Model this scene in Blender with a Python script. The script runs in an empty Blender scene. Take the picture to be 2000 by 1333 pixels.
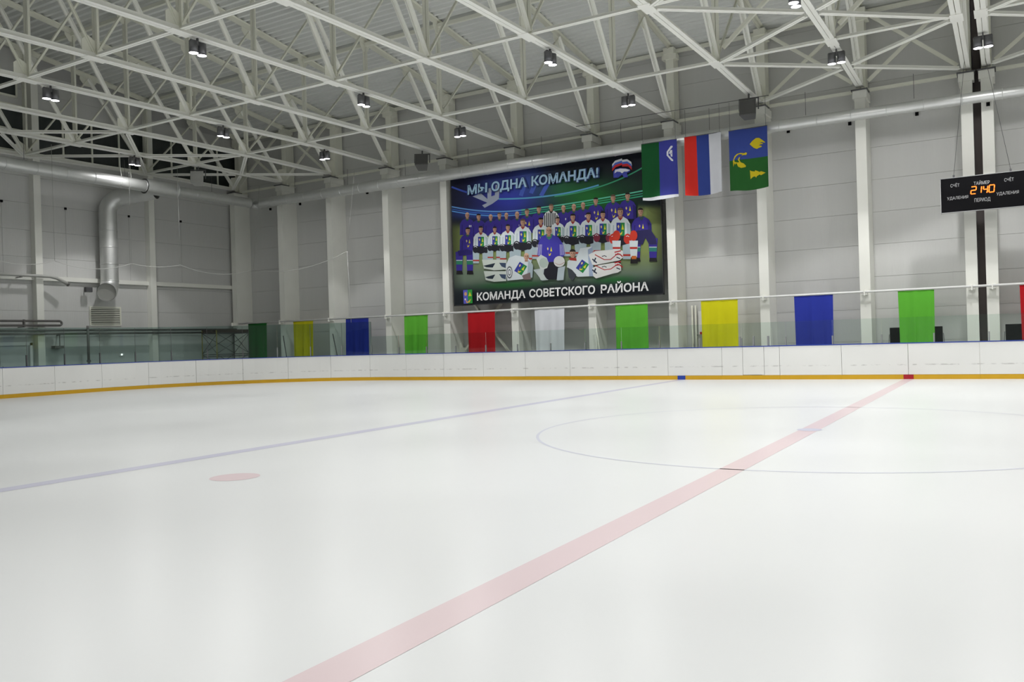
import bpy, math, random
import numpy as np
from mathutils import Vector, Matrix
random.seed(7)
scene = bpy.context.scene
COL = scene.collection

# ------------------------------------------------------------------ camera
FPX = 1659.46
PAN, TILT, ROLL = math.radians(30.546), math.radians(-0.029), math.radians(1.7016)
CAM = np.array([2.9446, 0.0, 1.6228])
def _rot():
    cp, sp = math.cos(PAN), math.sin(PAN)
    ct, st = math.cos(TILT), math.sin(TILT)
    cr, sr = math.cos(ROLL), math.sin(ROLL)
    rz = np.array([[cp, -sp, 0], [sp, cp, 0], [0, 0, 1]])
    rx = np.array([[1, 0, 0], [0, ct, -st], [0, st, ct]])
    ry = np.array([[cr, 0, sr], [0, 1, 0], [-sr, 0, cr]])
    return rz @ rx @ ry
MR = _rot()
cam_d = bpy.data.cameras.new('camera')
cam_d.sensor_fit = 'HORIZONTAL'; cam_d.sensor_width = 36.0
cam_d.lens = FPX / 2000 * 36.0
cam_d.clip_start = 0.05; cam_d.clip_end = 300
cam = bpy.data.objects.new('camera', cam_d); COL.objects.link(cam)
r, f, u = MR[:, 0], MR[:, 1], MR[:, 2]
cam.matrix_world = Matrix(((r[0], u[0], -f[0], CAM[0]), (r[1], u[1], -f[1], CAM[1]), (r[2], u[2], -f[2], CAM[2]), (0, 0, 0, 1)))
scene.camera = cam
def ray(q): return MR @ np.array([(q[0] - 1000) / FPX, 1.0, -(q[1] - 666.5) / FPX])
def onX(q, X): d = ray(q); return Vector(CAM + d * (X - CAM[0]) / d[0])
def onY(q, Y): d = ray(q); return Vector(CAM + d * (Y - CAM[1]) / d[1])

# ------------------------------------------------------------------ world, light levels, exposure
w = bpy.data.worlds.new('night'); scene.world = w; w.use_nodes = True
w.node_tree.nodes['Background'].inputs[0].default_value = (0.02, 0.022, 0.03, 1)
w.node_tree.nodes['Background'].inputs[1].default_value = 1.0
vs = scene.view_settings
vs.view_transform = 'Standard'; vs.look = 'None'; vs.gamma = 1.0; vs.use_curve_mapping = False
vs.exposure = -1.46
scene.cycles.diffuse_bounces = 8; scene.cycles.max_bounces = 14; scene.cycles.transparent_max_bounces = 16
LAMP_W = 2600.0          # watts of each twin downlight
SPILL = 0.24             # share of stray light outside the reflector cone
LAMP_HALF = 50.0         # half angle of its reflector

# ------------------------------------------------------------------ materials
def lin(c):
    return tuple(((v / 12.92) if v <= 0.04045 else ((v + 0.055) / 1.055) ** 2.4) for v in c)
def rgb(r_, g_, b_): return lin((r_ / 255, g_ / 255, b_ / 255))
MATS = {}
def mat(name, color, rough=0.5, metal=0.0, vary=0.06, scale=3.0, spec=0.5, bump=0.0, bscale=40.0, stretch=(1, 1, 1), emit=None, estr=0, coat=0.0):
    if name in MATS: return MATS[name]
    m = bpy.data.materials.new(name); m.use_nodes = True
    nt = m.node_tree; b = nt.nodes['Principled BSDF']
    b.inputs['Roughness'].default_value = rough; b.inputs['Metallic'].default_value = metal
    b.inputs['Specular IOR Level'].default_value = spec
    b.inputs['Coat Weight'].default_value = coat
    tc = nt.nodes.new('ShaderNodeTexCoord'); mp = nt.nodes.new('ShaderNodeMapping')
    mp.inputs['Scale'].default_value = stretch
    nt.links.new(tc.outputs['Object'], mp.inputs['Vector'])
    n = nt.nodes.new('ShaderNodeTexNoise'); n.inputs['Scale'].default_value = scale; n.inputs['Detail'].default_value = 5
    nt.links.new(mp.outputs['Vector'], n.inputs['Vector'])
    mx = nt.nodes.new('ShaderNodeMix'); mx.data_type = 'RGBA'
    mx.inputs[6].default_value = (*[max(0, c * (1 - vary)) for c in color], 1)
    mx.inputs[7].default_value = (*[min(1, c * (1 + vary)) for c in color], 1)
    nt.links.new(n.outputs['Fac'], mx.inputs['Factor']); nt.links.new(mx.outputs[2], b.inputs['Base Color'])
    if bump:
        n2 = nt.nodes.new('ShaderNodeTexNoise'); n2.inputs['Scale'].default_value = bscale
        nt.links.new(mp.outputs['Vector'], n2.inputs['Vector'])
        bp = nt.nodes.new('ShaderNodeBump'); bp.inputs['Strength'].default_value = bump; bp.inputs['Distance'].default_value = 0.02
        nt.links.new(n2.outputs['Fac'], bp.inputs['Height']); nt.links.new(bp.outputs['Normal'], b.inputs['Normal'])
    if emit:
        b.inputs['Emission Color'].default_value = (*emit, 1); b.inputs['Emission Strength'].default_value = estr
    MATS[name] = m
    return m

STEEL = mat('white_painted_steel', (0.88, 0.88, 0.83), 0.45, vary=0.05, scale=1.5)
STEEL2 = mat('cream_painted_steel', (0.76, 0.76, 0.67), 0.5, vary=0.05, scale=1.5)
COLM = mat('column_paint', (0.78, 0.78, 0.73), 0.5, vary=0.05, scale=1.2)
PANEL = mat('grey_wall_panel', (0.56, 0.56, 0.55), 0.55, vary=0.04, scale=0.8, bump=0.25, bscale=14, stretch=(3, 3, 0.08))
BACKING = mat('dark_joint', (0.46, 0.46, 0.46), 0.8)
DECK = mat('galvanised_deck', (0.68, 0.69, 0.67), 0.6, metal=0.0, vary=0.10, scale=0.7)
CONC = mat('concrete', (0.40, 0.40, 0.39), 0.85, vary=0.15, scale=1.0)
DUCT = mat('galvanised_duct', (0.66, 0.67, 0.66), 0.42, metal=0.75, vary=0.10, scale=2.5)
DARKM = mat('dark_grey_metal', (0.10, 0.10, 0.105), 0.45, metal=0.3)
BLACK = mat('black_plastic', (0.004, 0.004, 0.005), 0.6, spec=0.08)
GREYB = mat('speaker_grey', (0.11, 0.11, 0.105), 0.6)
PIPE = mat('dark_pipe', (0.13, 0.125, 0.12), 0.5)
WHITE = mat('white_paint', (0.75, 0.75, 0.74), 0.5)
YEL = mat('yellow_plastic', rgb(206, 160, 24), 0.4, vary=0.05)
BLUEP = mat('blue_plastic', rgb(40, 66, 160), 0.4)
REDP = mat('red_plastic', rgb(168, 22, 38), 0.4)
WOOD = mat('dark_stained_plank', (0.05, 0.03, 0.026), 0.7, vary=0.3, scale=8)
YSTEEL = mat('dull_yellow_steel', (0.20, 0.18, 0.04), 0.6)
LENS = mat('lamp_glow', (1, 1, 1), 0.5, emit=(0.97, 0.95, 1.0), estr=22.0)
LED = mat('led_glow', (1, 0.3, 0.02), 0.5, emit=(1.0, 0.13, 0.012), estr=4.0)
PRINTW = mat('white_print', (0.75, 0.75, 0.75), 0.6)
GREYPRINT = mat('grey_print', (0.42, 0.42, 0.43), 0.6)

def ice_mat(name, color, tint=None):
    m = mat(name, color, 0.22, vary=0.012, scale=0.25, spec=0.32, bump=0.012, bscale=1.2)
    nt = m.node_tree; b = nt.nodes['Principled BSDF']
    b.inputs['Roughness'].default_value = 0.27
    b.inputs['IOR'].default_value = 1.31
    return m
ICE = ice_mat('ice', (0.60, 0.61, 0.61))
ICE_RED = ice_mat('ice_red_paint', (0.575, 0.475, 0.487))
ICE_BLUE = ice_mat('ice_blue_paint', (0.475, 0.475, 0.56))
ICE_PALE = ice_mat('ice_pale_blue_paint', (0.51, 0.52, 0.585))

def board_mat():
    m = mat('white_dasher_plastic', (0.78, 0.78, 0.76), 0.4, vary=0.03, scale=1.2)
    nt = m.node_tree; b = nt.nodes['Principled BSDF']
    src = b.inputs['Base Color'].links[0].from_socket
    g = nt.nodes.new('ShaderNodeNewGeometry')
    sx = nt.nodes.new('ShaderNodeSeparateXYZ'); nt.links.new(g.outputs['Position'], sx.inputs[0])
    # a band of puck and skate scuffs about 45 cm above the ice
    d = nt.nodes.new('ShaderNodeMath'); d.operation = 'SUBTRACT'; d.inputs[1].default_value = 0.47
    nt.links.new(sx.outputs['Z'], d.inputs[0])
    a = nt.nodes.new('ShaderNodeMath'); a.operation = 'ABSOLUTE'; nt.links.new(d.outputs[0], a.inputs[0])
    r1 = nt.nodes.new('ShaderNodeMapRange'); r1.inputs[1].default_value = 0.004; r1.inputs[2].default_value = 0.03; r1.inputs[3].default_value = 1; r1.inputs[4].default_value = 0
    nt.links.new(a.outputs[0], r1.inputs[0])
    mp = nt.nodes.new('ShaderNodeMapping'); mp.inputs['Scale'].default_value = (1.0, 1.0, 1.6); nt.links.new(g.outputs['Position'], mp.inputs[0])
    n = nt.nodes.new('ShaderNodeTexNoise'); n.inputs['Scale'].default_value = 5; n.inputs['Detail'].default_value = 6
    nt.links.new(mp.outputs[0], n.inputs['Vector'])
    r2 = nt.nodes.new('ShaderNodeMapRange'); r2.inputs[1].default_value = 0.48; r2.inputs[2].default_value = 0.62; r2.inputs[3].default_value = 0; r2.inputs[4].default_value = 0.6
    nt.links.new(n.outputs['Fac'], r2.inputs[0])
    mu = nt.nodes.new('ShaderNodeMath'); mu.operation = 'MULTIPLY'; nt.links.new(r1.outputs[0], mu.inputs[0]); nt.links.new(r2.outputs[0], mu.inputs[1])
    mx = nt.nodes.new('ShaderNodeMix'); mx.data_type = 'RGBA'; mx.inputs[7].default_value = (0.34, 0.33, 0.32, 1)
    nt.links.new(mu.outputs[0], mx.inputs['Factor']); nt.links.new(src, mx.inputs[6]); nt.links.new(mx.outputs[2], b.inputs['Base Color'])
    return m
BOARD = board_mat()

def glass_mat(name, tint, refl=0.06):
    m = bpy.data.materials.new(name); m.use_nodes = True
    nt = m.node_tree; nt.nodes.clear()
    out = nt.nodes.new('ShaderNodeOutputMaterial'); mx = nt.nodes.new('ShaderNodeMixShader')
    tr = nt.nodes.new('ShaderNodeBsdfTransparent'); tr.inputs[0].default_value = (*tint, 1)
    gl = nt.nodes.new('ShaderNodeBsdfGlossy'); gl.inputs['Roughness'].default_value = 0.03; gl.inputs[0].default_value = (0.9, 1, 0.95, 1)
    fr = nt.nodes.new('ShaderNodeFresnel'); fr.inputs['IOR'].default_value = 1.35
    nt.links.new(fr.outputs[0], mx.inputs[0]); nt.links.new(tr.outputs[0], mx.inputs[1]); nt.links.new(gl.outputs[0], mx.inputs[2])
    nt.links.new(mx.outputs[0], out.inputs[0])
    return m
GLASS = glass_mat('shield_glass', (0.90, 0.945, 0.925))
GLASS_HI = glass_mat('tall_shield_glass', (0.76, 0.845, 0.825))
WINGLASS = mat('night_window_glass', (0.035, 0.042, 0.042), 0.12, vary=0.2)

def fabric(name, c, weave=60):
    m = mat(name, c, 0.85, vary=0.07, scale=2.0, spec=0.15, bump=0.15, bscale=weave)
    return m
def colour_print():
    m = bpy.data.materials.new('colour_print'); m.use_nodes = True
    nt = m.node_tree; b = nt.nodes['Principled BSDF']; b.inputs['Roughness'].default_value = 0.6; b.inputs['Specular IOR Level'].default_value = 0.25
    a = nt.nodes.new('ShaderNodeVertexColor'); a.layer_name = 'Col'
    n = nt.nodes.new('ShaderNodeTexNoise'); n.inputs['Scale'].default_value = 9
    mx = nt.nodes.new('ShaderNodeMix'); mx.data_type = 'RGBA'; mx.blend_type = 'MULTIPLY'; mx.inputs[0].default_value = 0.25
    nt.links.new(a.outputs[0], mx.inputs[6]); nt.links.new(n.outputs['Fac'], mx.inputs[7])
    nt.links.new(mx.outputs[2], b.inputs['Base Color'])
    return m
PRINT = colour_print()

# ------------------------------------------------------------------ mesh helpers
class MB:
    def __init__(s): s.v = []; s.f = []; s.m = []; s.smooth = []
    def _add(s, vs_, fs, mi=0, sm=False):
        o = len(s.v); s.v += [tuple(x) for x in vs_]
        for q in fs: s.f.append(tuple(o + i for i in q)); s.m.append(mi); s.smooth.append(sm)
    def box(s, a, b, mi=0):
        (x0, y0, z0), (x1, y1, z1) = a, b
        s._add([(x0, y0, z0), (x1, y0, z0), (x1, y1, z0), (x0, y1, z0), (x0, y0, z1), (x1, y0, z1), (x1, y1, z1), (x0, y1, z1)],
               [(3, 2, 1, 0), (4, 5, 6, 7), (0, 1, 5, 4), (1, 2, 6, 5), (2, 3, 7, 6), (3, 0, 4, 7)], mi)
        return s
    def prism(s, prof, p, q, up=(0, 0, 1), mi=0):
        p, q = Vector(p), Vector(q); d = (q - p).normalized(); up = Vector(up)
        sd = d.cross(up)
        if sd.length < 1e-5: sd = d.cross(Vector((0, 1, 0)))
        sd.normalize(); u2 = sd.cross(d).normalized()
        n = len(prof)
        s._add([p + sd * a + u2 * b for a, b in prof] + [q + sd * a + u2 * b for a, b in prof],
               [(i, (i + 1) % n, n + (i + 1) % n, n + i) for i in range(n)] + [tuple(range(n))[::-1], tuple(range(n, 2 * n))], mi)
        return s
    def bar(s, p, q, w, h, up=(0, 0, 1), mi=0):
        return s.prism([(-w / 2, -h / 2), (w / 2, -h / 2), (w / 2, h / 2), (-w / 2, h / 2)], p, q, up, mi)
    def angles(s, p, q, w, h, up=(0, 0, 1), t=0.016, gap=0.02, flip=1):
        """two steel angles back to back: flanges w wide together, legs h tall, a gap between them"""
        g = gap / 2
        a = [(g, 0), (w / 2, 0), (w / 2, t * flip), (g + t, t * flip), (g + t, h * flip), (g, h * flip)]
        s.prism(a, p, q, up); s.prism([(-x, y) for x, y in a][::-1], p, q, up)
        return s
    def tube(s, pts, rads, n=12, cap=True, mi=0):
        pts = [Vector(p) for p in pts]
        if not hasattr(rads, '__len__'): rads = [rads] * len(pts)
        rings = []; ref = None
        for i, p in enumerate(pts):
            d = ((pts[i + 1] if i + 1 < len(pts) else p) - (pts[i - 1] if i else p)).normalized()
            if ref is None: ref = Vector((0, 0, 1)) if abs(d.z) < 0.9 else Vector((1, 0, 0))
            a = ref - d * ref.dot(d); a.normalize(); ref = a; b = d.cross(a)
            rings.append([p + (a * math.cos(2 * math.pi * k / n) + b * math.sin(2 * math.pi * k / n)) * rads[i] for k in range(n)])
        o = len(s.v)
        for rg in rings: s.v += [tuple(x) for x in rg]
        for i in range(len(rings) - 1):
            for k in range(n):
                s.f.append((o + i * n + k, o + i * n + (k + 1) % n, o + (i + 1) * n + (k + 1) % n, o + (i + 1) * n + k)); s.m.append(mi); s.smooth.append(True)
        if cap:
            s.f.append(tuple(o + k for k in range(n))[::-1]); s.m.append(mi); s.smooth.append(False)
            s.f.append(tuple(o + (len(rings) - 1) * n + k for k in range(n))); s.m.append(mi); s.smooth.append(False)
        return s
    def mesh(s, name, mats):
        me = bpy.data.meshes.new(name); me.from_pydata(s.v, [], s.f)
        for m in (mats if isinstance(mats, (list, tuple)) else [mats]): me.materials.append(m)
        me.polygons.foreach_set('material_index', s.m); me.polygons.foreach_set('use_smooth', s.smooth)
        me.update(); return me
    def build(s, name, mats, parent=None, loc=None):
        return link(name, s.mesh(name, mats), parent, loc)
def link(name, me, parent=None, loc=None):
    o = bpy.data.objects.new(name, me); COL.objects.link(o)
    if parent is not None: o.parent = parent
    if loc is not None: o.location = loc
    return o
def empty(name, loc=(0, 0, 0)):
    o = bpy.data.objects.new(name, None); COL.objects.link(o); o.location = loc; o.empty_display_size = 0.2; return o
def tag(o, label, cat, group=None):
    o['label'] = label; o['category'] = cat
    if group: o['group'] = group
    return o
def struct(o, label=None, cat=None):
    o['kind'] = 'structure'
    if label: o['label'] = label
    if cat: o['category'] = cat
    return o
def text_mesh(s, x0, x1, z0, cap, Y, bold=0.0, shear=0.0):
    """lettering as flat geometry in the plane Y, fitted between x0 and x1 with the given cap height"""
    cu = bpy.data.curves.new('lettering', 'FONT'); cu.body = s; cu.size = 1.0; cu.offset = bold; cu.shear = shear; cu.resolution_u = 3
    ob = bpy.data.objects.new('lettering', cu); COL.objects.link(ob)
    dg = bpy.context.evaluated_depsgraph_get(); dg.update()
    me = bpy.data.meshes.new_from_object(ob.evaluated_get(dg))
    COL.objects.unlink(ob); bpy.data.objects.remove(ob)
    co = np.empty(len(me.vertices) * 3); me.vertices.foreach_get('co', co); co = co.reshape(-1, 3)
    capn = 0.729
    lo, hi = co[:, 0].min(), co[:, 0].max()
    X = x0 + (co[:, 0] - lo) / (hi - lo) * (x1 - x0)
    Z = z0 + co[:, 1] / capn * cap
    out = np.stack([X, np.full(len(X), Y), Z], 1)
    me.vertices.foreach_set('co', out.ravel()); me.update()
    return me

# ------------------------------------------------------------------ layout numbers
YB = 30.08            # far dasher boards
YN = -0.92            # near dasher boards
XE = -30.0            # left end boards
RC = 8.5              # corner radius
YF, YW = 33.0, 34.1   # column fronts, back wall face
XW = -34.8            # left wall face
XR, YNW = 38.0, -4.6  # walls out of view
YRIDGE = 14.6
TR = [('V', -34.40), ('W', -30.75), ('X', -27.26), ('Y', -23.56), ('Z', -20.06), ('A', -16.34), ('B', -12.51), ('C', -8.90), ('D', -5.23), ('E', -1.63),
      ('F', 1.77), ('G', 2.38), ('H', 6.0), ('I', 9.64), ('J', 13.3), ('K', 16.94), ('L', 20.58), ('M', 24.22), ('N', 27.86), ('O', 31.5)]
TX = dict(TR)
def zdeck(y):
    return 13.55 + 0.14 * (33.4 - y) if y >= YRIDGE else 13.55 + 0.14 * (33.4 - (2 * YRIDGE - y))
BN = [(33.2, 10.46), (27.6, 10.50), (21.5, 10.38), (15.4, 10.26), (9.3, 10.10), (3.2, 10.1), (-2.9, 10.1)]
TOPN = [33.5, 30.55, 27.6, 24.6, 21.5, 18.45, 15.4, 12.35, 9.3, 6.25, 3.2, 0.2, -3.2]
def zbot(y):
    return float(np.interp(-y, [-a for a, _ in BN], [b for _, b in BN]))
PLACE = {'V': 'in the corner beside the dark green cloth', 'W': 'between the dark green and dull yellow cloths', 'X': 'between the dull yellow and blue cloths',
         'Y': 'between the blue and light green cloths', 'Z': 'between the light green and red cloths', 'A': 'between the red and white cloths',
         'B': 'between the white and light green cloths', 'C': 'between the light green and bright yellow cloths', 'D': 'between the bright yellow and blue cloths',
         'E': 'between blue and light green cloths near the scoreboard', 'F': 'behind the scoreboard, nearer the light green cloth',
         'G': 'behind the scoreboard, nearer the last red cloth', 'H': 'first beyond the scoreboard', 'I': 'second beyond the scoreboard', 'J': 'third beyond the scoreboard',
         'K': 'fourth beyond the scoreboard', 'L': 'fifth beyond the scoreboard', 'M': 'sixth beyond the scoreboard', 'N': 'seventh beyond the scoreboard', 'O': 'eighth beyond the scoreboard'}
BAY = {'VW': 'dark green corner cloth', 'WX': 'dull yellow cloth', 'XY': 'corner-side blue cloth', 'YZ': 'light green cloth left of the red one', 'ZA': 'red cloth under the team poster', 'AB': 'white cloth',
       'BC': 'light green cloth under the poster', 'CD': 'bright yellow cloth', 'DE': 'blue cloth near the scoreboard', 'EF': 'light green cloth near the scoreboard', 'GH': 'red cloth beyond the scoreboard',
       'HI': 'bay beyond the last red cloth', 'IJ': 'second bay beyond the last red cloth'}
BAY['YZ'] = 'light green cloth beside the red'

# ------------------------------------------------------------------ floor and ice
o = MB().box((XW - 0.3, YNW - 0.3, -0.30), (XR + 0.3, YW + 0.3, -0.06)).build('floor', CONC); struct(o, 'grey concrete floor around the ice rink', 'floor')
def rink_outline(inset=0.0, n=20):
    pts = []
    x1 = 30.0 - inset; x0 = XE + inset; y0 = YN + inset; y1 = YB - inset; rr = RC - inset
    for (cx, cy, a0) in ((XE + RC, YB - RC, math.pi / 2), (XE + RC, YN + RC, math.pi), (30 - RC, YN + RC, 1.5 * math.pi), (30 - RC, YB - RC, 0)):
        for k in range(n + 1):
            a = a0 + math.pi / 2 * k / n; pts.append((cx + rr * math.cos(a), cy + rr * math.sin(a)))
    return pts
po = rink_outline(0.0); n = len(po)
mb = MB(); mb._add([(x, y, 0) for x, y in po] + [(x, y, -0.06) for x, y in po], [tuple(range(n))] + [(i, i + n, (i + 1) % n + n, (i + 1) % n) for i in range(n)])
ice = mb.build('ice_sheet', ICE); struct(ice, 'white polished ice sheet with faded red and blue lines', 'ice')
def flat(pts, z=0.0015): 
    m_ = MB(); m_._add([(x, y, z) for x, y in pts], [tuple(range(len(pts)))]); return m_
def ring(cx, cy, r0, r1, z, n=96):
    m_ = MB(); vs_ = []
    for k in range(n):
        a = 2 * math.pi * k / n; vs_ += [(cx + r0 * math.cos(a), cy + r0 * math.sin(a), z), (cx + r1 * math.cos(a), cy + r1 * math.sin(a), z)]
    m_._add(vs_, [(2 * k, 2 * k + 1, (2 * k + 3) % (2 * n), (2 * k + 2) % (2 * n)) for k in range(n)]); return m_
YC = 14.58
XBL = -7.61
o = flat([(-0.15, YN), (0.15, YN), (0.15, YB), (-0.15, YB)]).build('centre_line', ICE_RED, ice); o['label'] = 'wide faded red centre line'
for sx in (XBL, -XBL):
    o = flat([(sx - 0.15, YN), (sx + 0.15, YN), (sx + 0.15, YB), (sx - 0.15, YB)]).build('blue_line', ICE_BLUE, ice); o['label'] = 'faded blue line'
o = ring(0, YC, 4.475, 4.525, 0.0015).build('centre_circle', ICE_PALE, ice); o['label'] = 'thin pale blue centre circle'
o = flat([(0.20 * math.cos(a * .2618), YC + 0.20 * math.sin(a * .2618)) for a in range(24)], 0.003).build('centre_spot', ICE_BLUE, ice); o['label'] = 'blue centre spot on the red line'
cx, cy = -5.58, 7.45
o = flat([(cx + 0.31 * math.cos(a * .2618), cy + 0.31 * math.sin(a * .2618)) for a in range(24)]).build('face_off_spot', ICE_RED, ice); o['label'] = 'faded red face-off spot'

# ------------------------------------------------------------------ walls with panels
PZ = [0.0 - 0.06] + [1.2 * k for k in range(1, 12)] + [13.45]
wb = MB().box((XW - 0.3, YW + 0.06, -0.06), (XR + 0.3, YW + 0.3, 13.7)).build('wall_back', BACKING); struct(wb, 'long grey panelled back wall behind the rink', 'wall')
xs = [XW] + [x for k, x in TR[1:]] + [35.0, XR]
xs.remove(TX['G'])
cache = {}
def panel(parent, axis, a0, a1, z0, z1, face):
    g = 0.004
    L = round(a1 - a0, 3); H = round(z1 - z0, 3); key = (axis, L, H)
    if key not in cache:
        if axis == 'x': cache[key] = MB().box((-L / 2 + g, 0, -H / 2 + g), (L / 2 - g, 0.07, H / 2 - g)).mesh('wall_panel', PANEL)
        else: cache[key] = MB().box((-0.07, -L / 2 + g, -H / 2 + g), (0, L / 2 - g, H / 2 - g)).mesh('wall_panel', PANEL)
    loc = ((a0 + a1) / 2, face, (z0 + z1) / 2) if axis == 'x' else (face, (a0 + a1) / 2, (z0 + z1) / 2)
    return link('wall_panel', cache[key], parent, loc)
for i in range(len(xs) - 1):
    for k in range(len(PZ) - 1):
        panel(wb, 'x', xs[i], xs[i + 1], PZ[k], PZ[k + 1], YW)
# left end wall, gable shaped
def gable(x0, x1, name, label):
    pts = [(YNW - 0.3, -0.06), (YW + 0.3, -0.06), (YW + 0.3, zdeck(YW) + 0.25), (YRIDGE, zdeck(YRIDGE) + 0.25), (YNW - 0.3, zdeck(YNW) + 0.25)]
    m_ = MB(); k = len(pts)
    m_._add([(x0, y, z) for y, z in pts] + [(x1, y, z) for y, z in pts], [tuple(range(k)), tuple(range(k, 2 * k))[::-1]] + [(i, i + k, (i + 1) % k + k, (i + 1) % k) for i in range(k)])
    o = m_.build(name, BACKING if name == 'wall_left' else PANEL); return struct(o, label, 'wall')
wl = gable(XW - 0.3, XW - 0.06, 'wall_left', 'grey panelled end wall with night windows under the roof')
gable(XR, XR + 0.3, 'wall_right', 'grey far end wall out of view')
o = MB().box((XW - 0.3, YNW - 0.3, -0.06), (XR + 0.3, YNW, 13.7)).build('wall_front', PANEL); struct(o, 'grey long wall behind the viewer', 'wall')
POSTS = [33.95, 27.88, 22.03, 16.1, 10.2, 4.3, -1.6, YNW]
WZ0, WZ1 = 10.62, 12.72
for i in range(len(POSTS) - 1):
    a1, a0 = POSTS[i], POSTS[i + 1]
    for z0, z1 in zip(PZ[:-1], PZ[1:]):
        if z0 < 9.5: panel(wl, 'y', a0, a1, z0, z1, XW)
    panel(wl, 'y', a0, a1, 9.6, WZ0, XW)
    panel(wl, 'y', a0, a1, WZ1, 13.45, XW)
    zt = zdeck(a0) if abs(a0 - YRIDGE) > abs(a1 - YRIDGE) else zdeck(a1)
    if zt - 13.45 > 0.3: panel(wl, 'y', a0, a1, 13.45, zt, XW)
    # window band: frame, mullions and dark panes
    wn = struct(empty('window_%d' % (i + 1), (XW, (a0 + a1) / 2, WZ0)), 'dark night window band high in the end wall', 'window')
    hw = (a1 - a0) / 2 - 0.05
    m_ = MB(); m_.box((-0.05, -hw, 0), (0.03, hw, 0.09)).box((-0.05, -hw, WZ1 - WZ0 - 0.09), (0.03, hw, WZ1 - WZ0)).box((-0.05, -hw, 0.95), (0.02, hw, 1.02))
    npn = 4
    for k in range(npn + 1):
        y = -hw + 2 * hw * k / npn; m_.box((-0.05, y - 0.04, 0.05), (0.02, y + 0.04, WZ1 - WZ0 - 0.05))
    m_.build('window_frame', STEEL2, wn)
    for k in range(npn):
        y0 = -hw + 2 * hw * k / npn + 0.04; y1 = -hw + 2 * hw * (k + 1) / npn - 0.04
        MB().box((-0.045, y0, 0.09), (-0.03, y1, 0.95)).build('pane', WINGLASS, wn)
        MB().box((-0.045, y0, 1.02), (-0.03, y1, WZ1 - WZ0 - 0.09)).build('pane', WINGLASS, wn)
wn = struct(empty('window_8', (XW + 0.01, 19.6, 13.05)), 'small dark gable window above the window band', 'window')
m_ = MB()
for z in (0, 0.95): m_.box((-0.02, -1.8, z - 0.05), (0.05, 1.8, z + 0.05))
for k in range(4): m_.box((-0.02, -1.8 + 1.2 * k - 0.04, 0), (0.05, -1.8 + 1.2 * k + 0.04, 0.95))
m_.build('window_frame', STEEL2, wn)
for k in range(3): MB().box((0.005, -1.76 + 1.2 * k, 0.05), (0.02, -0.64 + 1.2 * k, 0.9)).build('pane', WINGLASS, wn)
# posts and girts of the end wall
postlab = {33.95: None}
for i, y in enumerate(POSTS[1:-1]):
    t = empty('wall_post', (XW, y, 0))
    h = zdeck(y) - 0.05
    MB().box((0.0, -0.16, -0.06), (0.34, 0.16, h)).build('shaft', COLM, t)
    MB().box((0.0, -0.2, -0.06), (0.42, 0.2, 0.02)).build('base_plate', COLM, t)
    tag(t, ['pale steel wall post between the louvre grille and the corner column', 'pale steel wall post beside the door and double pipes'][i] if i < 2 else 'pale steel post on the end wall beyond the door', 'post', 'posts on the end wall')
for i in range(len(POSTS) - 1):
    a1, a0 = POSTS[i], POSTS[i + 1]
    o = MB().bar((0, a0 - (a0 + a1) / 2 + 0.16, 0), (0, a1 - (a0 + a1) / 2 - 0.16, 0), 0.16, 0.2).build('wall_girt', COLM, None, (XW + 0.09, (a0 + a1) / 2, 5.06))
    tag(o, ['horizontal steel girt between the corner column and the first wall post', 'horizontal steel girt behind the vertical air duct'][i] if i < 2 else 'horizontal steel girt on the end wall beyond the door', 'girt', 'girts on the end wall')
o = MB().box((XW, 10, -0.06), (XW + 0.025, 33.8, 1.95)).build('trim_1', mat('pale_lower_wall', (0.50, 0.53, 0.52), 0.5)); struct(o, 'pale smooth strip along the foot of the end wall', 'dado')  # paler slab laid over the lower end wall

# ------------------------------------------------------------------ ceiling deck
mb = MB(); vs_ = []; y = YNW - 0.3; rows = []
P = 0.30
while y < YW + 0.3:
    rows += [(y, 0.0), (y + 0.09, 0.0), (y + 0.14, 0.11), (y + 0.25, 0.11)]; y += P
rows.append((y, 0.0))
for yy, dz in rows:
    z = zdeck(yy) + dz; vs_ += [(XW - 0.3, yy, z), (XR + 0.3, yy, z)]
mb._add(vs_, [(2 * i, 2 * i + 2, 2 * i + 3, 2 * i + 1) for i in range(len(rows) - 1)])
o = mb.build('ceiling', DECK); struct(o, 'ribbed grey steel roof deck above the trusses', 'ceiling')
o = MB().prism([(-5, 0), (5, 0), (5, 0.2), (-5, 0.2)], (0, 0, 0), (0, 0.01, 0)).build('trim_2', DECK) if False else None
# roof cover above the deck so that no sky leaks in
m_ = MB(); pts = [(YNW - 0.3, zdeck(YNW - 0.3) + 0.25), (YRIDGE, zdeck(YRIDGE) + 0.25), (YW + 0.3, zdeck(YW + 0.3) + 0.25)]
m_._add([(XW - 0.3, y, z) for y, z in pts] + [(XR + 0.3, y, z) for y, z in pts], [(0, 1, 4, 3), (1, 2, 5, 4)])
o = m_.build('trim_2', DECK); struct(o, 'roof covering above the ribbed deck', 'roof')

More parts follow.
